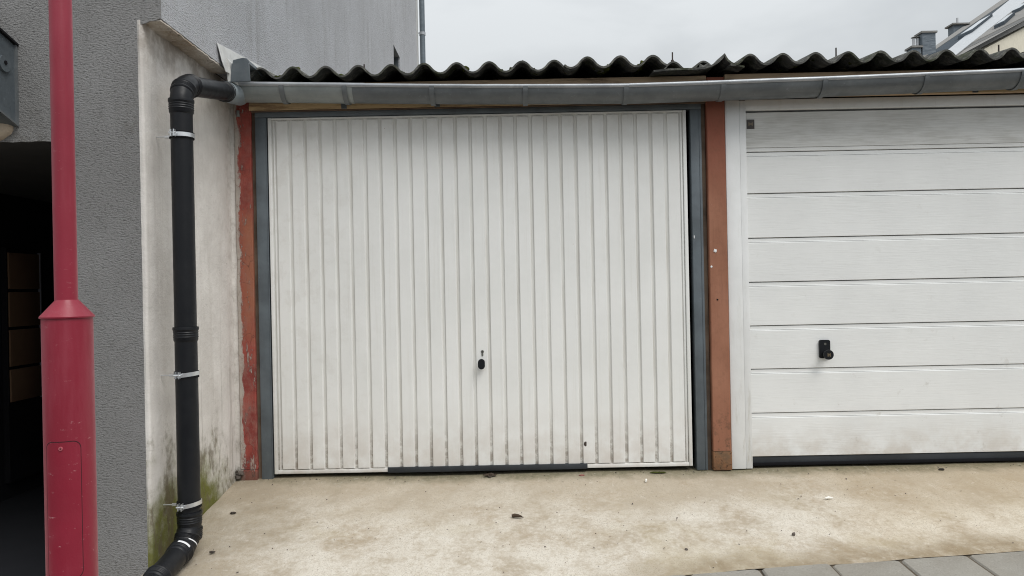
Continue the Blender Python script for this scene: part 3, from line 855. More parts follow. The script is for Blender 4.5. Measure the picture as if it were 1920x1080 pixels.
# the row above, and the broken sheet between the two doors
for r_ in (0, 1, 2):
    for a, b in ((-1.44, -0.49), (-0.58, 0.40), (0.312, 1.30), (1.222, 2.12), (2.03, 3.02), (2.93, 4.25)):
        if r_ == 0:
            if a == 0.312: sheet(0.80, 1.30, 0.13, 1.75, 0.034, 0, 9)
            continue
        sheet(a, b, 1.6 + (r_ - 1) * 1.75, 1.75 + r_ * 1.85, 0.014 + r_ * 0.012, 0, r_ * 7)
prof = [(0.80, 2.248), (0.868, 2.255), (0.94, 2.257), (1.02, 2.257), (1.08, 2.262), (1.12, 2.273), (1.152, 2.290), (1.178, 2.315), (1.192, 2.334), (1.203, 2.315), (1.214, 2.300), (1.232, 2.286), (1.25, 2.276), (1.30, 2.262)]
mb = MB(); P = []
for x, z in prof:
    P.append([(x, -0.145 + 0.01 * mnoise.noise(Vector((x * 20, 0, 0))), z), (x, 0.0, z + 0.010), (x, 0.14, z + 0.014), (x, 0.5, z + 0.045)])
mb.grid(P); o = mb.build('broken_sheet', M['corr'], gar, smooth=60, solid=0.010)
o['label'] = 'broken curled sheet edge'
mb = MB()
blob(mb, (1.12, 0.06, 2.315), 0.020, (1.2, 1, .8), 3, 0.5, 2); blob(mb, (1.15, 0.07, 2.328), 0.016, (1.2, 1, .7), 5, 0.5, 2); blob(mb, (1.09, 0.08, 2.31), 0.014, (1.4, 1, .7), 8, 0.5, 2)
mb.build('broken_piece', M['corr'], gar)
for x, h, y in ((-0.815, 0.035, 0.0), (0.086, 0.035, 0.0), (0.970, 0.055, 0.15), (1.866, 0.06, 0.0), (2.79, 0.07, 0.0)):
    zb = zc(x) + wave(x) + (y + 0.16) * SL + (0.034 if y > 0.1 else 0.0)
    mb = MB(); mb.tube([(x, y, zb - 0.02), (x + 0.001, y, zb + h)], 0.0042, 8)
    mb.tube([(x, y, zb - 0.004), (x, y, zb + 0.010)], [0.011, 0.008], 8)
    mb.build('roof_bolt', M['rust'], gar)
# moss in the troughs
mb = MB(); rm = random.Random(11)
for k in range(25):
    xt = X0 + PITCH * (k + 0.5)
    if 0.86 < xt < 1.22: continue
    dens = 2.2 if xt < 1.0 else 1.0
    for q in range(int(rm.uniform(2, 6) * dens)):
        x = xt + rm.gauss(0, 0.024); y = rm.uniform(-0.14, 0.25)
        z = zc(x) + wave(x) + (y + 0.16) * SL
        blob(mb, (x, y, z + 0.002), rm.uniform(0.007, 0.015), (1.25, 1.3, 0.75), k * 7 + q, 0.5, 2)
for x in (-0.50, -0.205, 0.54, 0.735, -1.19):
    for q in range(6):
        xx = x + rm.uniform(-0.035, 0.035); y = rm.uniform(-0.10, 0.05)
        blob(mb, (xx, y, zc(xx) + wave(xx) + (y + 0.16) * SL + 0.006), rm.uniform(0.011, 0.018), (1.2, 1, 0.9), q + 50, 0.5, 2)
o = mb.build('moss_clumps', M['moss'], gar); o['kind'] = 'stuff'

# flashing against the side wall
mb = MB()
P = []
for y, zt in ((-0.395, 2.362), (-0.2, 2.386), (0.2, 2.432), (1.5, 2.575), (4.0, 2.85)):
    P.append([(XI + 0.028, y + 0.05, zt - 0.135), (XI + 0.016, y + 0.03, zt - 0.085), (XI + 0.010, y + 0.012, zt - 0.035), (XI + 0.004, y, zt)])
mb.grid(P)
mb.build('wall_flashing', M['flash'], gar, smooth=60, solid=0.002)
mb = MB()
mb.prism([(-1.462, 2.188), (-1.361, 2.188), (-1.366, 2.285), (-1.455, 2.283)], 'y', -0.30, -0.285)
mb.prism([(-1.457, 2.283), (-1.367, 2.285), (-1.370, 2.303), (-1.380, 2.313), (-1.40, 2.317), (-1.425, 2.312), (-1.452, 2.306)], 'y', -0.285, -0.05)
mb.build('flashing_end', M['zinc_dark'], gar, smooth=0)
mb = MB(); mb.prism([(-1.495, 2.330), (-1.470, 2.300), (-1.452, 2.190), (-1.478, 2.190)], 'y', -0.296, -0.20)
mb.build('flashing_lip', M['flash'], gar, smooth=0)

# ------------------------------------------------------------------ gutter
gut = thing('rain_gutter', 'long sagging half round zinc gutter with a rolled edge above both garage doors', 'gutter', (1.0, -0.124, 2.1))
knots = [(-1.515, 2.2155), (-1.261, 2.207), (-0.9, 2.196), (-0.555, 2.185), (-0.209, 2.176), (0.2, 2.168), (0.657, 2.1615), (0.801, 2.164), (1.118, 2.168), (1.868, 2.181), (2.792, 2.202), (4.3, 2.235)]
def bead(x):
    for (a, za), (b, zb) in zip(knots, knots[1:]):
        if x <= b: return za + (zb - za) * (x - a) / (b - a)
    return knots[-1][1]
GR = 0.076; GY = -0.124
def trough(x0, x1, r_, name, mat, nx=14):
    mb = MB(); P = []
    for i in range(nx + 1):
        x = x0 + (x1 - x0) * i / nx
        z = bead(x) - 0.010
        P.append([(x, GY - r_ * math.cos(t), z - r_ * math.sin(t)) for t in [math.pi * k / 16 for k in range(17)]])
    mb.grid(P)
    return mb.build(name, mat, gut, smooth=60, solid=0.0018)
def beadbar(x0, x1, r_, name='gutter_bead'):
    n_ = 14
    return MB().tube([(x0 + (x1 - x0) * i / n_, GY - GR, bead(x0 + (x1 - x0) * i / n_) - 0.009 + 0.0015 * mnoise.noise(Vector((x0 + i * 0.9, 0, 0)))) for i in range(n_ + 1)], r_, 12).build(name, M['zinc_bead'], gut)
trough(-1.515, -0.845, GR + 0.0015, 'trough', M['zinc_light'])['label'] = 'paler newer gutter length at the left end'
trough(-0.855, 0.660, GR, 'trough', M['zinc'])
trough(0.652, 4.3, GR + 0.0015, 'trough', M['zinc'])
beadbar(-1.515, -0.775, 0.0122); beadbar(-0.785, 0.668, 0.0108); beadbar(0.655, 4.3, 0.0118)
mb = MB()
z = bead(-1.515) - 0.010
mb.prism([(GY - GR * math.cos(math.pi * k / 16), z - GR * math.sin(math.pi * k / 16)) for k in range(17)], 'x', -1.518, -1.513)
mb.build('end_cap', M['zinc_light'], gut)
brk = [-1.225, -0.885, -0.413, 0.094, 0.640, 1.166, 1.716, 2.267, 2.789, 3.35]
skew = [0.030, 0.022, 0.010, 0.004, -0.004, -0.010, -0.020, -0.024, -0.02, 0]
for bx_, sk in zip(brk, skew):
    mb = MB(); P = []
    z = bead(bx_) - 0.010
    for k in range(0, 17):
        t = math.pi * k / 16
        rr = GR + 0.0075
        s_ = sk * 0.0
        P.append([(bx_ + w_ , GY - rr * math.cos(t), z - rr * math.sin(t)) for w_ in (-0.013, 0.013)])
    mb.grid(P)
    o = mb.build('gutter_bracket', M['zinc'], gut, smooth=60, solid=0.003)
for x in (-0.925, -0.40, 2.03, 2.63):
    MB().box(x - 0.015, x + 0.015, -0.040, -0.0345, 2.098 if x < 1 else 2.118, 2.15).build('bracket_tail', M['zinc_dark'], gut, smooth=0)
MB().tube([(-1.490, -0.10, 2.166), (-1.481, -0.335, 2.1285)], 0.0535, 24).build('outlet', M['outlet'], gut)
tag(gut)

# ------------------------------------------------------------------ black downpipe
dp = thing('downpipe', 'thick black plastic downpipe with steel clamps in front of the white plaster wall', 'downpipe', (-1.468, -0.88, -0.1))
PX, PY, PR = -1.468, -0.88, 0.0470
MB().tube([(PX, PY, 0.905), (PX, PY, 1.93)], PR, 32).build('pipe', M['black'], dp)
MB().tube([(PX, PY, 0.055), (PX, PY, 0.915)], PR * 1.015, 32).build('pipe', M['black'], dp)
def coupling(c, d, name='coupling', s_=1.0):
    """socket collar: lip, ribs and a taper, running from c along d"""
    c = Vector(c); d = Vector(d).normalized()
    pr = [(1.0, 0.0), (1.155, 0.0), (1.17, 0.004), (1.17, 0.012), (1.12, 0.016), (1.10, 0.021), (1.14, 0.0245), (1.10, 0.028), (1.10, 0.031), (1.14, 0.0345), (1.10, 0.038), (1.10, 0.041), (1.14, 0.0445), (1.10, 0.048), (1.10, 0.058), (1.02, 0.066), (1.0, 0.067)]
    return MB().tube([c + d * h * s_ for r_, h in pr], [PR * r_ for r_, h in pr], 32).build(name, M['black'], dp, smooth=30)
coupling((PX, PY, 0.925), (0, 0, -1))
coupling((PX, PY, 1.945), (0, 0, -1))
def arc(p0, d0, d1, r_, n_=14):
    d0 = Vector(d0).normalized(); d1 = Vector(d1).normalized()
    ang = d0.angle(d1); nrm = (d1 - d0 * d0.dot(d1)).normalized()
    c = Vector(p0) + nrm * r_
    return [c - nrm * r_ * math.cos(ang * i / n_) + d0 * r_ * math.sin(ang * i / n_) for i in range(n_ + 1)]
dirB = Vector((-0.016, 0.78, 0.115)).normalized()
mid = (Vector((0, 0, 1)) + dirB).normalized()
a1 = arc((PX, PY, 1.925), (0, 0, 1), mid, 0.105)
MB().tube(a1, PR * 1.03, 32).build('elbow', M['black'], dp)
a2 = arc(a1[-1] + mid * 0.012, mid, dirB, 0.085)
MB().tube([a1[-1]] + a2, PR * 1.03, 32).build('elbow', M['black'], dp)
coupling(a1[-1] + mid * 0.018, -mid, 's_coupling'.replace('s_', ''), 0.7)
e_end = Vector((-1.481, -0.33, 2.128))
MB().tube([a2[-1], e_end + (e_end - a2[-1]).normalized() * -0.01], PR, 32).build('pipe', M['black'], dp)
dB = (e_end - a2[-1]).normalized()
coupling(a2[-1] + dB * 0.03, -dB, 'coupling', 0.5)
coupling(e_end + dB * 0.012, -dB, 'coupling', 0.75)
# lower end: collar, two elbows towards the street
coupling((PX, PY, 0.098), (0, 0, -1))
dirL = Vector((-0.02, -0.985, -0.17)).normalized()
midl = (Vector((0, 0, -1)) + dirL).normalized()
b1 = arc((PX, PY, 0.045), (0, 0, -1), midl, 0.075)
MB().tube(b1, PR * 1.06, 32).build('elbow', M['black'], dp)
coupling((PX, PY, 0.022), (0, 0, -1), 'coupling', 0.8)
b2 = arc(b1[-1] + midl * 0.025, midl, dirL, 0.085)
MB().tube([b1[-1]] + b2, PR * 1.06, 32).build('elbow', M['black'], dp)
coupling(b1[-1] + midl * 0.004, midl, 'coupling', 0.5)
coupling(b2[-1] + dirL * -0.005, dirL, 'coupling', 0.9)
endp = b2[-1] + dirL * 0.45
MB().tube([b2[-1], endp], PR, 32).build('pipe', M['black'], dp)
coupling(b2[-1] + dirL * 0.20, dirL, 'coupling', 0.8)
def sticker_on(path, i, dlen, rr, up, spread):
    """a small label wrapped on a pipe, facing the direction 'up'"""
    p = path[i]; t = (path[min(i + 1, len(path) - 1)] - path[max(i - 1, 0)]).normalized()
    u = Vector(up); u = (u - t * u.dot(t)).normalized(); w_ = t.cross(u)
    mb = MB(); P = []
    for q in (-dlen / 2, dlen / 2):
        P.append([p + t * q + (u * math.cos(R(a)) + w_ * math.sin(R(a))) * rr for a in [-spread + 2 * spread * k / 8 for k in range(9)]])
    mb.grid(P)
    return mb.build('sticker', M['sticker'], dp, solid=0.0008)
sticker_on(a1, 13, 0.008, PR * 1.06, (-0.35, -1.0, 0.9), 22)
sticker_on(b2, 4, 0.005, PR * 1.075, (1, -0.25, 0.35), 34)
sticker_on([b2[-1] + dirL * (0.012 + 0.004 * k) for k in range(4)], 1, 0.012, PR * 1.185, (0.55, 0.0, 1.0), 30)
# clamps
def clamp(z, tilt):
    c = Vector((PX, PY, z))
    cl = MB()
    P = []
    for k in range(49):
        a = 2 * math.pi * k / 48
        P.append([(PX + 0.0535 * math.cos(a), PY + 0.0535 * math.sin(a), z + dz + tilt * math.cos(a) * 0.0535) for dz in (-0.009, 0.009)])
    cl.grid(P)
    band = cl.build('pipe_clamp', M['galv'], dp, smooth=60, solid=0.003)
    MB().lathe((PX, PY, z), [(0.0490, -0.0145), (0.0524, -0.0145), (0.0524, 0.0145), (0.0490, 0.0145)], 32).build('rubber_liner', M['rubber'], band)
    for s_ in (-1, 1):
        a = R(-102 + s_ * 8)
        p = Vector((PX + 0.058 * math.cos(a), PY + 0.058 * math.sin(a), z))
        MB().box(p.x - 0.002, p.x + 0.002, p.y - 0.016, p.y + 0.004, z - 0.013, z + 0.017).build('clamp_lug', M['galv'], band, smooth=0)
    p = Vector((PX + 0.058 * math.cos(R(-102)), PY - 0.068, z + 0.002))
    MB().tube([p + Vector((-0.016, 0, 0)), p + Vector((0.016, 0, 0))], 0.0036, 10).build('screw', M['galv'], band)
    MB().tube([(XW - 0.01, PY, z - 0.003), (PX - 0.06, PY, z - 0.003)], 0.0035, 10).build('wall_pin', M['galv'], band)
    MB().tube([(PX - 0.076, PY, z - 0.003), (PX - 0.055, PY, z - 0.003)], 0.0075, 6).build('nut', M['galv'], band)
clamp(1.782, 0.0); clamp(0.712, 0.10); clamp(0.131, 0.14)

# ------------------------------------------------------------------ up-and-over garage door
door = thing('ribbed_garage_door', 'white ribbed steel up-and-over garage door in a blue grey frame, left of the orange post', 'garage door', (-0.18, 0.0, 0.0))
MB().box(-1.4395, -1.3765, -0.006, 0.07, 0.012, 2.064, 0.003).build('frame_jamb', M['frame'], door)
MB().box(-1.379, -1.3735, -0.009, -0.0062, 0.02, 2.063, 0.001).build('frame_edge', M['frame'], door)
MB().box(1.030, 1.0915, -0.006, 0.07, 0.016, 2.064, 0.003).build('frame_jamb', M['frame'], door)
MB().box(1.078, 1.084, -0.009, -0.0062, 0.02, 2.063, 0.001).build('frame_edge', M['frame'], door)
MB().box(-1.4395, 1.0915, -0.008, 0.07, 2.0648, 2.0938, 0.003).build('frame_head', M['frame'], door)
DX0, DX1, DZ0, DZ1 = -1.368, 1.006, 0.040, 2.0610
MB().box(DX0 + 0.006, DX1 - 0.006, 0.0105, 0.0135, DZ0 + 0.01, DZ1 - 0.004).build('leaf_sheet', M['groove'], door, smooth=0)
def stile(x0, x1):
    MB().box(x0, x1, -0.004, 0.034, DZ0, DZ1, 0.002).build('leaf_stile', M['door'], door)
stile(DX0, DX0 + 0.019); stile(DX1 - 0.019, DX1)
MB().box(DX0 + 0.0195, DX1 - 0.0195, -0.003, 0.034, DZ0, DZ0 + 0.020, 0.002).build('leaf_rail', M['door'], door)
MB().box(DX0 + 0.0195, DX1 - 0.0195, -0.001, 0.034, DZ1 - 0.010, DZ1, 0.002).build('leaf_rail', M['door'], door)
NR = 27; RP = 0.0854; RW = 0.0630; P0x = -1.3205 + RW / 2
def rib_mesh():
    mb = MB()
    h = RW / 2
    zt, zb = DZ1 - 0.019, DZ0 + 0.0265
    pr = [(-h - 0.0022, 0.0104), (-h, 0.0010), (-h + 0.0010, 0.0), (h - 0.0015, 0.0), (h, 0.0008), (h + 0.0050, 0.0104)]
    rows = []
    NZ = 16
    for i in range(NZ + 1):
        z = zb + (zt - zb) * i / NZ
        e = 1 if 0 < i < NZ else 0
        rows.append([(u, v, z) for u, v in pr])
    mb.grid(rows)
    for z, zz in ((zt, zt + 0.004), (zb, zb - 0.004)):
        A = [mb.bm.verts.new((u, v, z)) for u, v in pr]
        B = [mb.bm.verts.new((u, 0.0104, zz)) for u, v in pr]
        for i in range(len(pr) - 1): mb.face((A[i], A[i + 1], B[i + 1], B[i]))
    return mb
rib0 = None
for k in range(NR):
    xc = P0x + RP * k
    if rib0 is None:
        rib0 = rib_mesh().build('rib', M['door'], door, smooth=0)
        rz = rib0.location.z
        base = rib0.location.copy()
    o = rib0 if k == 0 else rib0.copy()
    if k: COL.objects.link(o); o.parent = door
    o.location = base + Vector((xc, 0, 0))
    o.rotation_euler = (0, random.uniform(-.0004, .0004), random.uniform(-.022, .022))
# two thin fold lines at the margins
for x in (DX0 + 0.0275, DX1 - 0.0335):
    MB().box(x, x + 0.010, 0.003, 0.0104, DZ0 + 0.022, DZ1 - 0.012, 0.002).build('margin_fold', M['door'], door)
MB().box(-0.725, 0.408, -0.010, 0.030, 0.036, 0.0665, 0.003).build('bottom_seal', M['seal'], door)
mb = MB(); pts = []
for k in range(32):
    a = 2 * math.pi * k / 32
    pts.append((-0.181 + 0.0195 * math.cos(a), 0.644 + (0.0095 if math.sin(a) > 0 else -0.0095) + 0.0195 * math.sin(a)))
mb.prism(pts, 'y', -0.040, -0.018)
bmesh.ops.bevel(mb.bm, geom=[e for e in mb.bm.edges if abs(e.verts[0].co.y - e.verts[1].co.y) < 1e-6], offset=0.004, segments=2, affect='EDGES')
h = mb.build('handle', M['black'], door)
MB().tube([(-0.181, -0.02, 0.644), (-0.181, 0.004, 0.644)], 0.010, 16).build('spindle', M['black'], h)
mb = MB(); pts = []
for k in range(17):
    a = R(-55 + 290 * k / 16); pts.append((-0.1755 + 0.0088 * math.cos(a), 0.712 + 0.0088 * math.sin(a)))
pts += [(-0.1755 - 0.005, 0.690), (-0.1755 - 0.003, 0.6865), (-0.1755 + 0.003, 0.6865), (-0.1755 + 0.005, 0.690)]
mb.prism(pts, 'y', -0.0025, 0.004)
kh = mb.build('lock_cylinder', M['keyhole'], door, smooth=0)
MB().box(-0.1765, -0.1745, -0.0032, -0.0022, 0.706, 0.717).build('key_slot', M['rubber'], kh, smooth=0)
# rust mark where paint came off beside a groove
mb = MB(); blob(mb, (0.3985, -0.0004, 0.176), 0.011, (0.75, 0.10, 1.25), 2, 0.3, 2)
mb.build('rust_spot', M['rust'], door)

# ------------------------------------------------------------------ sectional garage door
sdoor = thing('sectional_garage_door', 'white woodgrain sectional garage door with horizontal panels and black knob at the right', 'garage door', (2.5, 0.03, 0.0))
MB().box(1.2265, 1.3082, -0.008, 0.10, 0.018, 2.1075, 0.003).build('frame_jamb', M['whiteframe'], sdoor)
MB().box(1.3090, 1.3460, -0.005, 0.10, 0.018, 2.1065, 0.003).build('frame_jamb', M['whiteframe'], sdoor)
MB().box(1.3470, 3.78, 0.004, 0.10, 2.0525, 2.1125, 0.002).build('frame_head', M['whiteframe'], sdoor)
MB().box(3.68, 3.785, -0.008, 0.10, 0.018, 2.0515, 0.003).build('frame_jamb', M['whiteframe'], sdoor)
MB().box(1.347, 3.68, 0.060, 0.065, 0.04, 2.06).build('backing', M['rubber'], sdoor, smooth=0)
zz = [2.0455, 1.816, 1.580, 1.326, 1.075, 0.826, 0.579, 0.3285, 0.080]
for k, (a, b) in enumerate(zip(zz, zz[1:])):
    pr = [(0.052, a - 0.002), (0.021, a - 0.002), (0.019, a - 0.004), (0.019, a - 0.020), (0.0175, a - 0.0225), (0.0225, a - 0.0245), (0.0175, a - 0.0265), (0.014, a - 0.029), (0.014, b + 0.004), (0.016, b + 0.002), (0.052, b + 0.002)]
    if k == 0:   # the top section has its ledge at the lower edge
        pr = [(0.052, a - 0.004), (0.016, a - 0.004), (0.014, a - 0.006), (0.014, b + 0.026), (0.0175, b + 0.0245), (0.0225, b + 0.0235), (0.0165, b + 0.0225), (0.015, b + 0.020), (0.015, b + 0.004), (0.017, b + 0.002), (0.052, b + 0.002)]
    MB().strip(pr, 'x', 1.3475, 3.678).build('panel', M['sectional'], sdoor, smooth=25)
MB().box(1.3475, 3.678, 0.020, 0.05, 0.030, 0.0785, 0.003).build('bottom_seal', M['seal'], sdoor)
MB().box(1.3475, 3.678, 0.012, 0.0195, 0.028, 0.046, 0.003).build('seal_lip', M['rubber'], sdoor)
def rrect(cx, cz, w_, h_, r_, n_=6):
    pts = []
    for (sx, sz, a0) in ((1, 1, 0), (-1, 1, 90), (-1, -1, 180), (1, -1, 270)):
        for k in range(n_ + 1):
            a = R(a0 + 90 * k / n_)
            pts.append((cx + sx * (w_ / 2 - r_) + r_ * math.cos(a), cz + sz * (h_ / 2 - r_) + r_ * math.sin(a)))
    return pts
mb = MB(); mb.prism(rrect(1.770, 0.6875, 0.061, 0.104, 0.011), 'y', 0.000, 0.013)
pl = mb.build('handle_plate', M['black'], sdoor, smooth=30)
mb = MB()
mb.tube([(1.768, y, 0.660) for y in (0.0, -0.012, -0.030, -0.042, -0.050, -0.056, -0.058)], [0.015, 0.014, 0.016, 0.026, 0.0285, 0.0275, 0.026], 28)
kn = mb.build('door_knob', M['black'], sdoor)
MB().tube([(1.772, -0.001, 0.7165), (1.772, 0.003, 0.7165)], 0.0068, 16).build('plate_screw', M['keyhole'], pl)
# square mark on the knob: two pale bars joined by a bridge
mb = MB(); kx, kz = 1.768, 0.660
mb.box(kx - 0.0085, kx - 0.0035, -0.0590, -0.0575, kz - 0.010, kz + 0.010)
mb.box(kx + 0.0035, kx + 0.0085, -0.0590, -0.0575, kz - 0.010, kz + 0.010)
mb.box(kx - 0.0034, kx + 0.0034, -0.0588, -0.0575, kz - 0.003, kz + 0.004)
mb.build('knob_mark', M['badge_mark'], kn, smooth=0)
bd = MB().box(1.3555, 1.3985, 0.0110, 0.0138, 1.9485, 2.0015).build('badge', M['badge'], sdoor, smooth=0)
cx, cz = 1.377, 1.976
mb = MB(); mb.prism([(cx - 0.013, cz + 0.011), (cx, cz + 0.004), (cx + 0.013, cz + 0.011), (cx + 0.013, cz - 0.012), (cx, cz - 0.004), (cx - 0.013, cz - 0.012)], 'y', 0.0100, 0.0108)
mb.build('badge_mark', M['badge_mark'], bd, smooth=0)

# ------------------------------------------------------------------ street lamp
lamp = thing('street_lamp', 'faded red steel lamp post with wide base tube and conical collar at the far left', 'lamp post', (-1.264, -2.1, -0.27))
LX, LY = -1.264, -2.1
MB().lathe((LX, LY, 0), [(0.0643, -0.32), (0.0643, 1.012)], 56).build('base_tube', M['lamp'], lamp)
MB().lathe((LX, LY, 0), [(0.055, 1.0105), (0.0683, 1.0105), (0.0690, 1.0120), (0.0690, 1.0150), (0.0680, 1.0165), (0.0305, 1.060), (0.0298, 1.062), (0.02, 1.062)], 56).build('collar', M['lamp'], lamp, smooth=25)
MB().lathe((LX - 0.002, LY, 0), [(0.0294, 1.05), (0.0288, 2.2), (0.0265, 4.3), (0.018, 4.32)], 40).build('mast', M['lamp'], lamp)
def curved_plate(a0, a1_, z0, z1, rad, rc, name, mat, thick):
    mb = MB(); A = []; B = []
    n_ = 40
    w_ = (R(a1_) - R(a0)) * rad
    for k in range(n_ + 1):
        s_ = w_ * (0.5 - 0.5 * math.cos(math.pi * k / n_)); a = R(a0) + s_ / rad
        d = min(s_, w_ - s_)
        c = 0 if d >= rc else rc - math.sqrt(max(0, rc * rc - (rc - d) ** 2))
        d_ = Vector((math.sin(a), -math.cos(a), 0))
        rowA = [Vector((LX, LY, z0 + c + (z1 - z0 - 2 * c) * j / 6)) + d_ * rad for j in range(7)]
        A.append(rowA)
    mb.grid(A)
    return mb.build(name, mat, lamp, smooth=40, solid=thick)
# outline joint first, plate proud of it
PA0, PA1 = -28, 54
curved_plate(PA0 - 1.8, PA1 + 1.8, 0.2875, 0.6715, 0.0645, 0.022, 'panel_joint', M['lamp_dark'], 0.0008)
pn = curved_plate(PA0, PA1, 0.290, 0.669, 0.06475, 0.021, 'access_panel', M['lamp'], 0.0008)
a = R(11)
d_ = Vector((math.sin(a), -math.cos(a), 0))
c = Vector((LX, LY, 0.652)) + d_ * 0.0641
MB().tube([c, c + d_ * 0.0026], [0.0062, 0.0052], 16).build('panel_screw', M['lamp_screw'], pn)
MB().tube([c + d_ * 0.0022, c + d_ * 0.0030], 0.0022, 6).build('screw_recess', M['lamp_dark'], pn)

# ------------------------------------------------------------------ zinc downpipe at the far corner of the grey building
zp = thing('zinc_downpipe', 'slim blue grey zinc downpipe at the far corner of the grey building', 'downpipe', (-1.43, 8.33, -0.7))
MB().tube([(-1.432, 8.33, -0.7), (-1.432, 8.33, 7.6)], 0.046, 20).build('pipe', M['zinc_blue'], zp)
for z in (5.38, 3.4):
    b_ = MB().tube([(-1.432, 8.33, z), (-1.432, 8.33, z + 0.05)], 0.054, 20).build('pipe_clamp', M['zinc_bead'], zp)
    MB().box(-1.60, -1.48, 8.27, 8.29, z + 0.01, z + 0.03).build('wall_pin', M['galv'], b_, smooth=0)

# ------------------------------------------------------------------ house far behind on the right
hs = thing('slate_roof_house', 'cream house with steep slate roof and skylights rising behind the garages at upper right', 'house', (20, 30, -0.75))
V = Vector
A, B, C, D = V((15.91, 21.8, 9.06)), V((20.75, 25.47, 11.41)), V((16.33, 24.63, 9.89)), V((29.5, 39.76, 17.6))
s2a, s2b = V((16.06, 23.93, 9.63)), V((28.75, 38.06, 16.95))
l1, l2 = V((16.09, 22.88, 9.38)), V((23.98, 32.27, 14.08))
g1, g2 = V((16.43, 22.28, 9.33)), V((26.24, 33.3, 15.01))
tp, aa = 0.389, R(40)
nr = V((-tp * math.cos(aa), -tp * math.sin(aa), 1)).normalized()
def ext(p, q, a, b): return p + (q - p) * a, p + (q - p) * b
def slab(poly, lift, thick, name, mat):
    mb = MB()
    T = [mb.bm.verts.new(p + nr * lift) for p in poly]; Bt = [mb.bm.verts.new(p + nr * (lift - thick)) for p in poly]
    mb.face(T); mb.face(Bt[::-1])
    for i in range(len(poly)): mb.face((T[i], T[(i + 1) % len(poly)], Bt[(i + 1) % len(poly)], Bt[i]))
    return mb.build(name, mat, hs, smooth=0)
A_, B_ = ext(A, B, -0.35, 2.6); C_, D_ = ext(C, D, -0.10, 1.05)
sa, sb = ext(s2a, s2b, -0.10, 1.05)
la, lb = ext(l1, l2, -0.16, 1.75)
ga, gb = ext(g1, g2, -0.16, 1.15)
slab([A_, B_, D_, C_], 0.0, 0.22, 'roof', M['verge'])
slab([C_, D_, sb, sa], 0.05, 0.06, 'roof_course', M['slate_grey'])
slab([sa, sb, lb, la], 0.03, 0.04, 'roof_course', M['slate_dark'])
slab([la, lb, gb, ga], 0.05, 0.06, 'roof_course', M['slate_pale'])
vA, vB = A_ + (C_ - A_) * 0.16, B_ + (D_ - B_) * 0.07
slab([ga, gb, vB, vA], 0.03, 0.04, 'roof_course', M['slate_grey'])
# walls under the roof
inn = [p - nr * 0.25 for p in (A_ + V((0.25, 0.2, 0)), B_ + V((-0.1, 0.4, 0)), D_ + V((-0.3, -0.3, 0)), C_ + V((0.3, -0.1, 0)))]
mb = MB()
T = [mb.bm.verts.new(p) for p in inn]; Bt = [mb.bm.verts.new((p.x, p.y, -0.75)) for p in inn]
mb.face(T); mb.face(Bt[::-1])
for i in range(4): mb.face((T[i], T[(i + 1) % 4], Bt[(i + 1) % 4], Bt[i]))
mb.build('wall', M['cream'], hs, smooth=0)
def skylight(p, q, r_, s_):
    f = slab([p, q, r_, s_], 0.16, 0.14, 'skylight', M['slate_dark'])
    c = (p + q + r_ + s_) / 4
    poly = [c + (v - c) * 0.86 for v in (p, q, r_, s_)]
    mb = MB(); T = [mb.bm.verts.new(v + nr * 0.175) for v in poly]; Bt = [mb.bm.verts.new(v + nr * 0.150) for v in poly]
    mb.face(T); mb.face(Bt[::-1])
    for i in range(4): mb.face((T[i], T[(i + 1) % 4], Bt[(i + 1) % 4], Bt[i]))
    mb.build('pane', M['roofglass'], f, smooth=0)
skylight(V((18.14, 25.54, 10.66)), V((19.30, 26.48, 11.23)), V((23.05, 30.86, 13.45)), V((21.56, 29.48, 12.66)))
skylight(V((19.38, 25.20, 10.94)), V((20.17, 25.76, 11.32)), V((22.32, 28.25, 12.58)), V((21.47, 27.52, 12.15)))
skylight(V((22.65, 28.94, 12.85)), V((23.36, 29.40, 13.18)), V((25.02, 31.20, 14.12)), V((24.44, 30.96, 13.89)))
def chimney(cx, cy, w_, d_, z0, z1, cap):
    o = MB().box(cx - w_ / 2, cx + w_ / 2, cy - d_ / 2, cy + d_ / 2, z0, z1).build('chimney', M['chimney'], hs, smooth=0)
    MB().box(cx - w_ / 2 - cap, cx + w_ / 2 + cap, cy - d_ / 2 - cap, cy + d_ / 2 + cap, z1, z1 + 0.07).build('cap', M['slate_grey'], o, smooth=0)
    return o
c1 = chimney(15.96, 24.0, 0.50, 0.45, -0.75, 10.40, 0.05)
c2 = chimney(15.50, 24.0, 0.34, 0.4, -0.75, 9.86, 0.05)
for x in (15.50, 15.65):
    MB().tube([(x, 24.0, 9.9), (x, 24.0, 10.27)], 0.055, 12).build('chimney_pot', M['steel_pot'], c2)
    MB().tube([(x, 24.0, 10.30), (x, 24.0, 10.33)], [0.10, 0.06], 12).build('chimney_cowl', M['slate_grey'], c2)
c3 = chimney(21.20, 30.6, 0.62, 0.45, 8.0, 12.95, 0.10)
MB().tube([(21.20, 30.6, 13.0), (21.20, 30.6, 13.35)], 0.05, 10).build('chimney_pot', M['steel_pot'], c3)

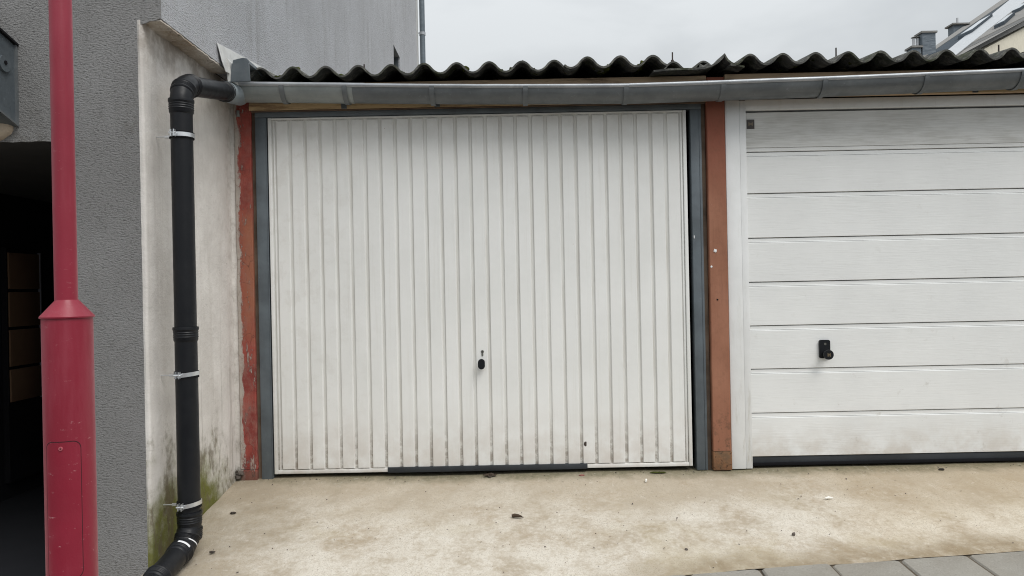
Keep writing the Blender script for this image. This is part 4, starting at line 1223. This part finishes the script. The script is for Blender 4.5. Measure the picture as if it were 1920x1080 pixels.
# ------------------------------------------------------------------ litter on the apron
def litter(name, label, cat, mat, x, y, r, sc, seed, amp=0.3, rot=0.0, group=None, lift=0.3):
    mb = MB(); blob(mb, (0, 0, 0), r, sc, seed, amp, 2)
    bmesh.ops.rotate(mb.bm, cent=(0, 0, 0), matrix=Matrix.Rotation(rot, 3, 'Z'), verts=mb.bm.verts)
    bmesh.ops.translate(mb.bm, vec=(x, y, gz(y) + r * sc[2] * lift + 0.004), verts=mb.bm.verts)
    return tag(mb.build(name, mat), label, cat, group)
y = -0.165
mb = MB(); mb.tube([(0.708, y - 0.010, gz(y) + 0.010), (0.714, y + 0.016, gz(y) + 0.012)], 0.0058, 12)
tag(mb.build('cigarette_end', M['butt']), 'small white cigarette end lying below the right half of the ribbed door', 'cigarette end')
mb = MB(); mb.tube([(1.572, -0.436, gz(-.436) + 0.010), (1.592, -0.430, gz(-.43) + 0.011), (1.612, -0.434, gz(-.434) + 0.009)], [0.003, 0.0065, 0.003], 10)
tag(mb.build('white_scrap', M['butt']), 'curved white scrap on the concrete below the sectional door', 'scrap')
t = thing('twig', 'short dark brown twig end lying on pale concrete below the ribbed door', 'twig', (0.009, -0.574, gz(-0.574)))
z = gz(-0.574) + 0.010
MB().tube([(-0.022, -0.568, z), (-0.008, -0.571, z + 0.004), (0.008, -0.575, z + 0.003), (0.026, -0.582, z)], [0.008, 0.0095, 0.008, 0.004], 9).build('stick', M['leaf'], t)
MB().tube([(0.012, -0.577, z), (0.034, -0.584, z - 0.002)], [0.004, 0.002], 7).build('splinter', M['leaf'], t)
rl = random.Random(5)
mb = MB()
for k in range(9):
    blob(mb, (-0.142 + rl.gauss(0, 0.022), -0.032 + rl.gauss(0, 0.006), 0.016 + rl.uniform(0, 0.008)), rl.uniform(0.005, 0.011), (1.6, 1, 0.6), k, 0.6, 1)
tag(mb.build('leaf_debris', M['leaf']), 'crumbled brown leaf debris at the foot of the ribbed door under its handle', 'leaf debris')
litter('red_scrap', 'small faded red scrap lying at the foot of the ribbed door', 'scrap', M['red_scrap'], 0.37, -0.056, 0.010, (1.7, .8, .5), 4, 0.5)
litter('dead_leaf', 'small dark dead leaf on the concrete near the lower left post', 'leaf', M['leaf_dark'], -1.433, -0.46, 0.013, (1.2, .8, .45), 3, 0.4)
litter('dead_leaf', 'dark dead leaf at the foot of the sectional door far right', 'leaf', M['leaf_dark'], 2.373, -0.076, 0.014, (1.2, .8, .5), 8, 0.4)
litter('pebble', 'dark pebble on the apron between the twig and the paving at right', 'pebble', M['stone'], 1.268, -0.809, 0.009, (1, .8, .9), 2)
litter('pebble', 'dark pebble close to the paving edge below the orange post', 'pebble', M['stone'], 0.747, -0.933, 0.008, (1, .9, .8), 6)
litter('pebble', 'dark crumb beside the bend of the black downpipe', 'pebble', M['leaf_dark'], -1.375, -0.868, 0.009, (1.5, .8, .6), 1)
litter('moss_tuft', 'flat dark green moss tuft at the foot of the ribbed door near the orange post', 'moss', M['moss'], 0.80, -0.035, 0.022, (2.2, .5, .2), 6, 0.4)
mb = MB()
for k in range(460):
    x = rl.uniform(-1.5, 3.2); y = rl.uniform(max(edge_y(x), -1.2) + 0.02, -0.01)
    if rl.random() < 0.25: y = -abs(rl.gauss(0, 0.03)) - 0.01
    q = rl.uniform(0.0013, 0.0040) * (1.0 if rl.random() < 0.85 else 1.5)
    c = Vector((x, y, gz(y) + q * 0.4 + 0.002))
    vs = [mb.bm.verts.new(c + Vector((rl.uniform(-1, 1) * q * 1.4, rl.uniform(-1, 1) * q, rl.uniform(-.6, 1) * q))) for _ in range(5)]
    for i, j, l in ((0, 1, 2), (0, 2, 3), (0, 3, 4), (1, 2, 4), (2, 3, 4)): mb.face((vs[i], vs[j], vs[l]))
tag(mb.build('grit', M['stone'], smooth=0), kind='stuff')
bpy.context.view_layer.update()
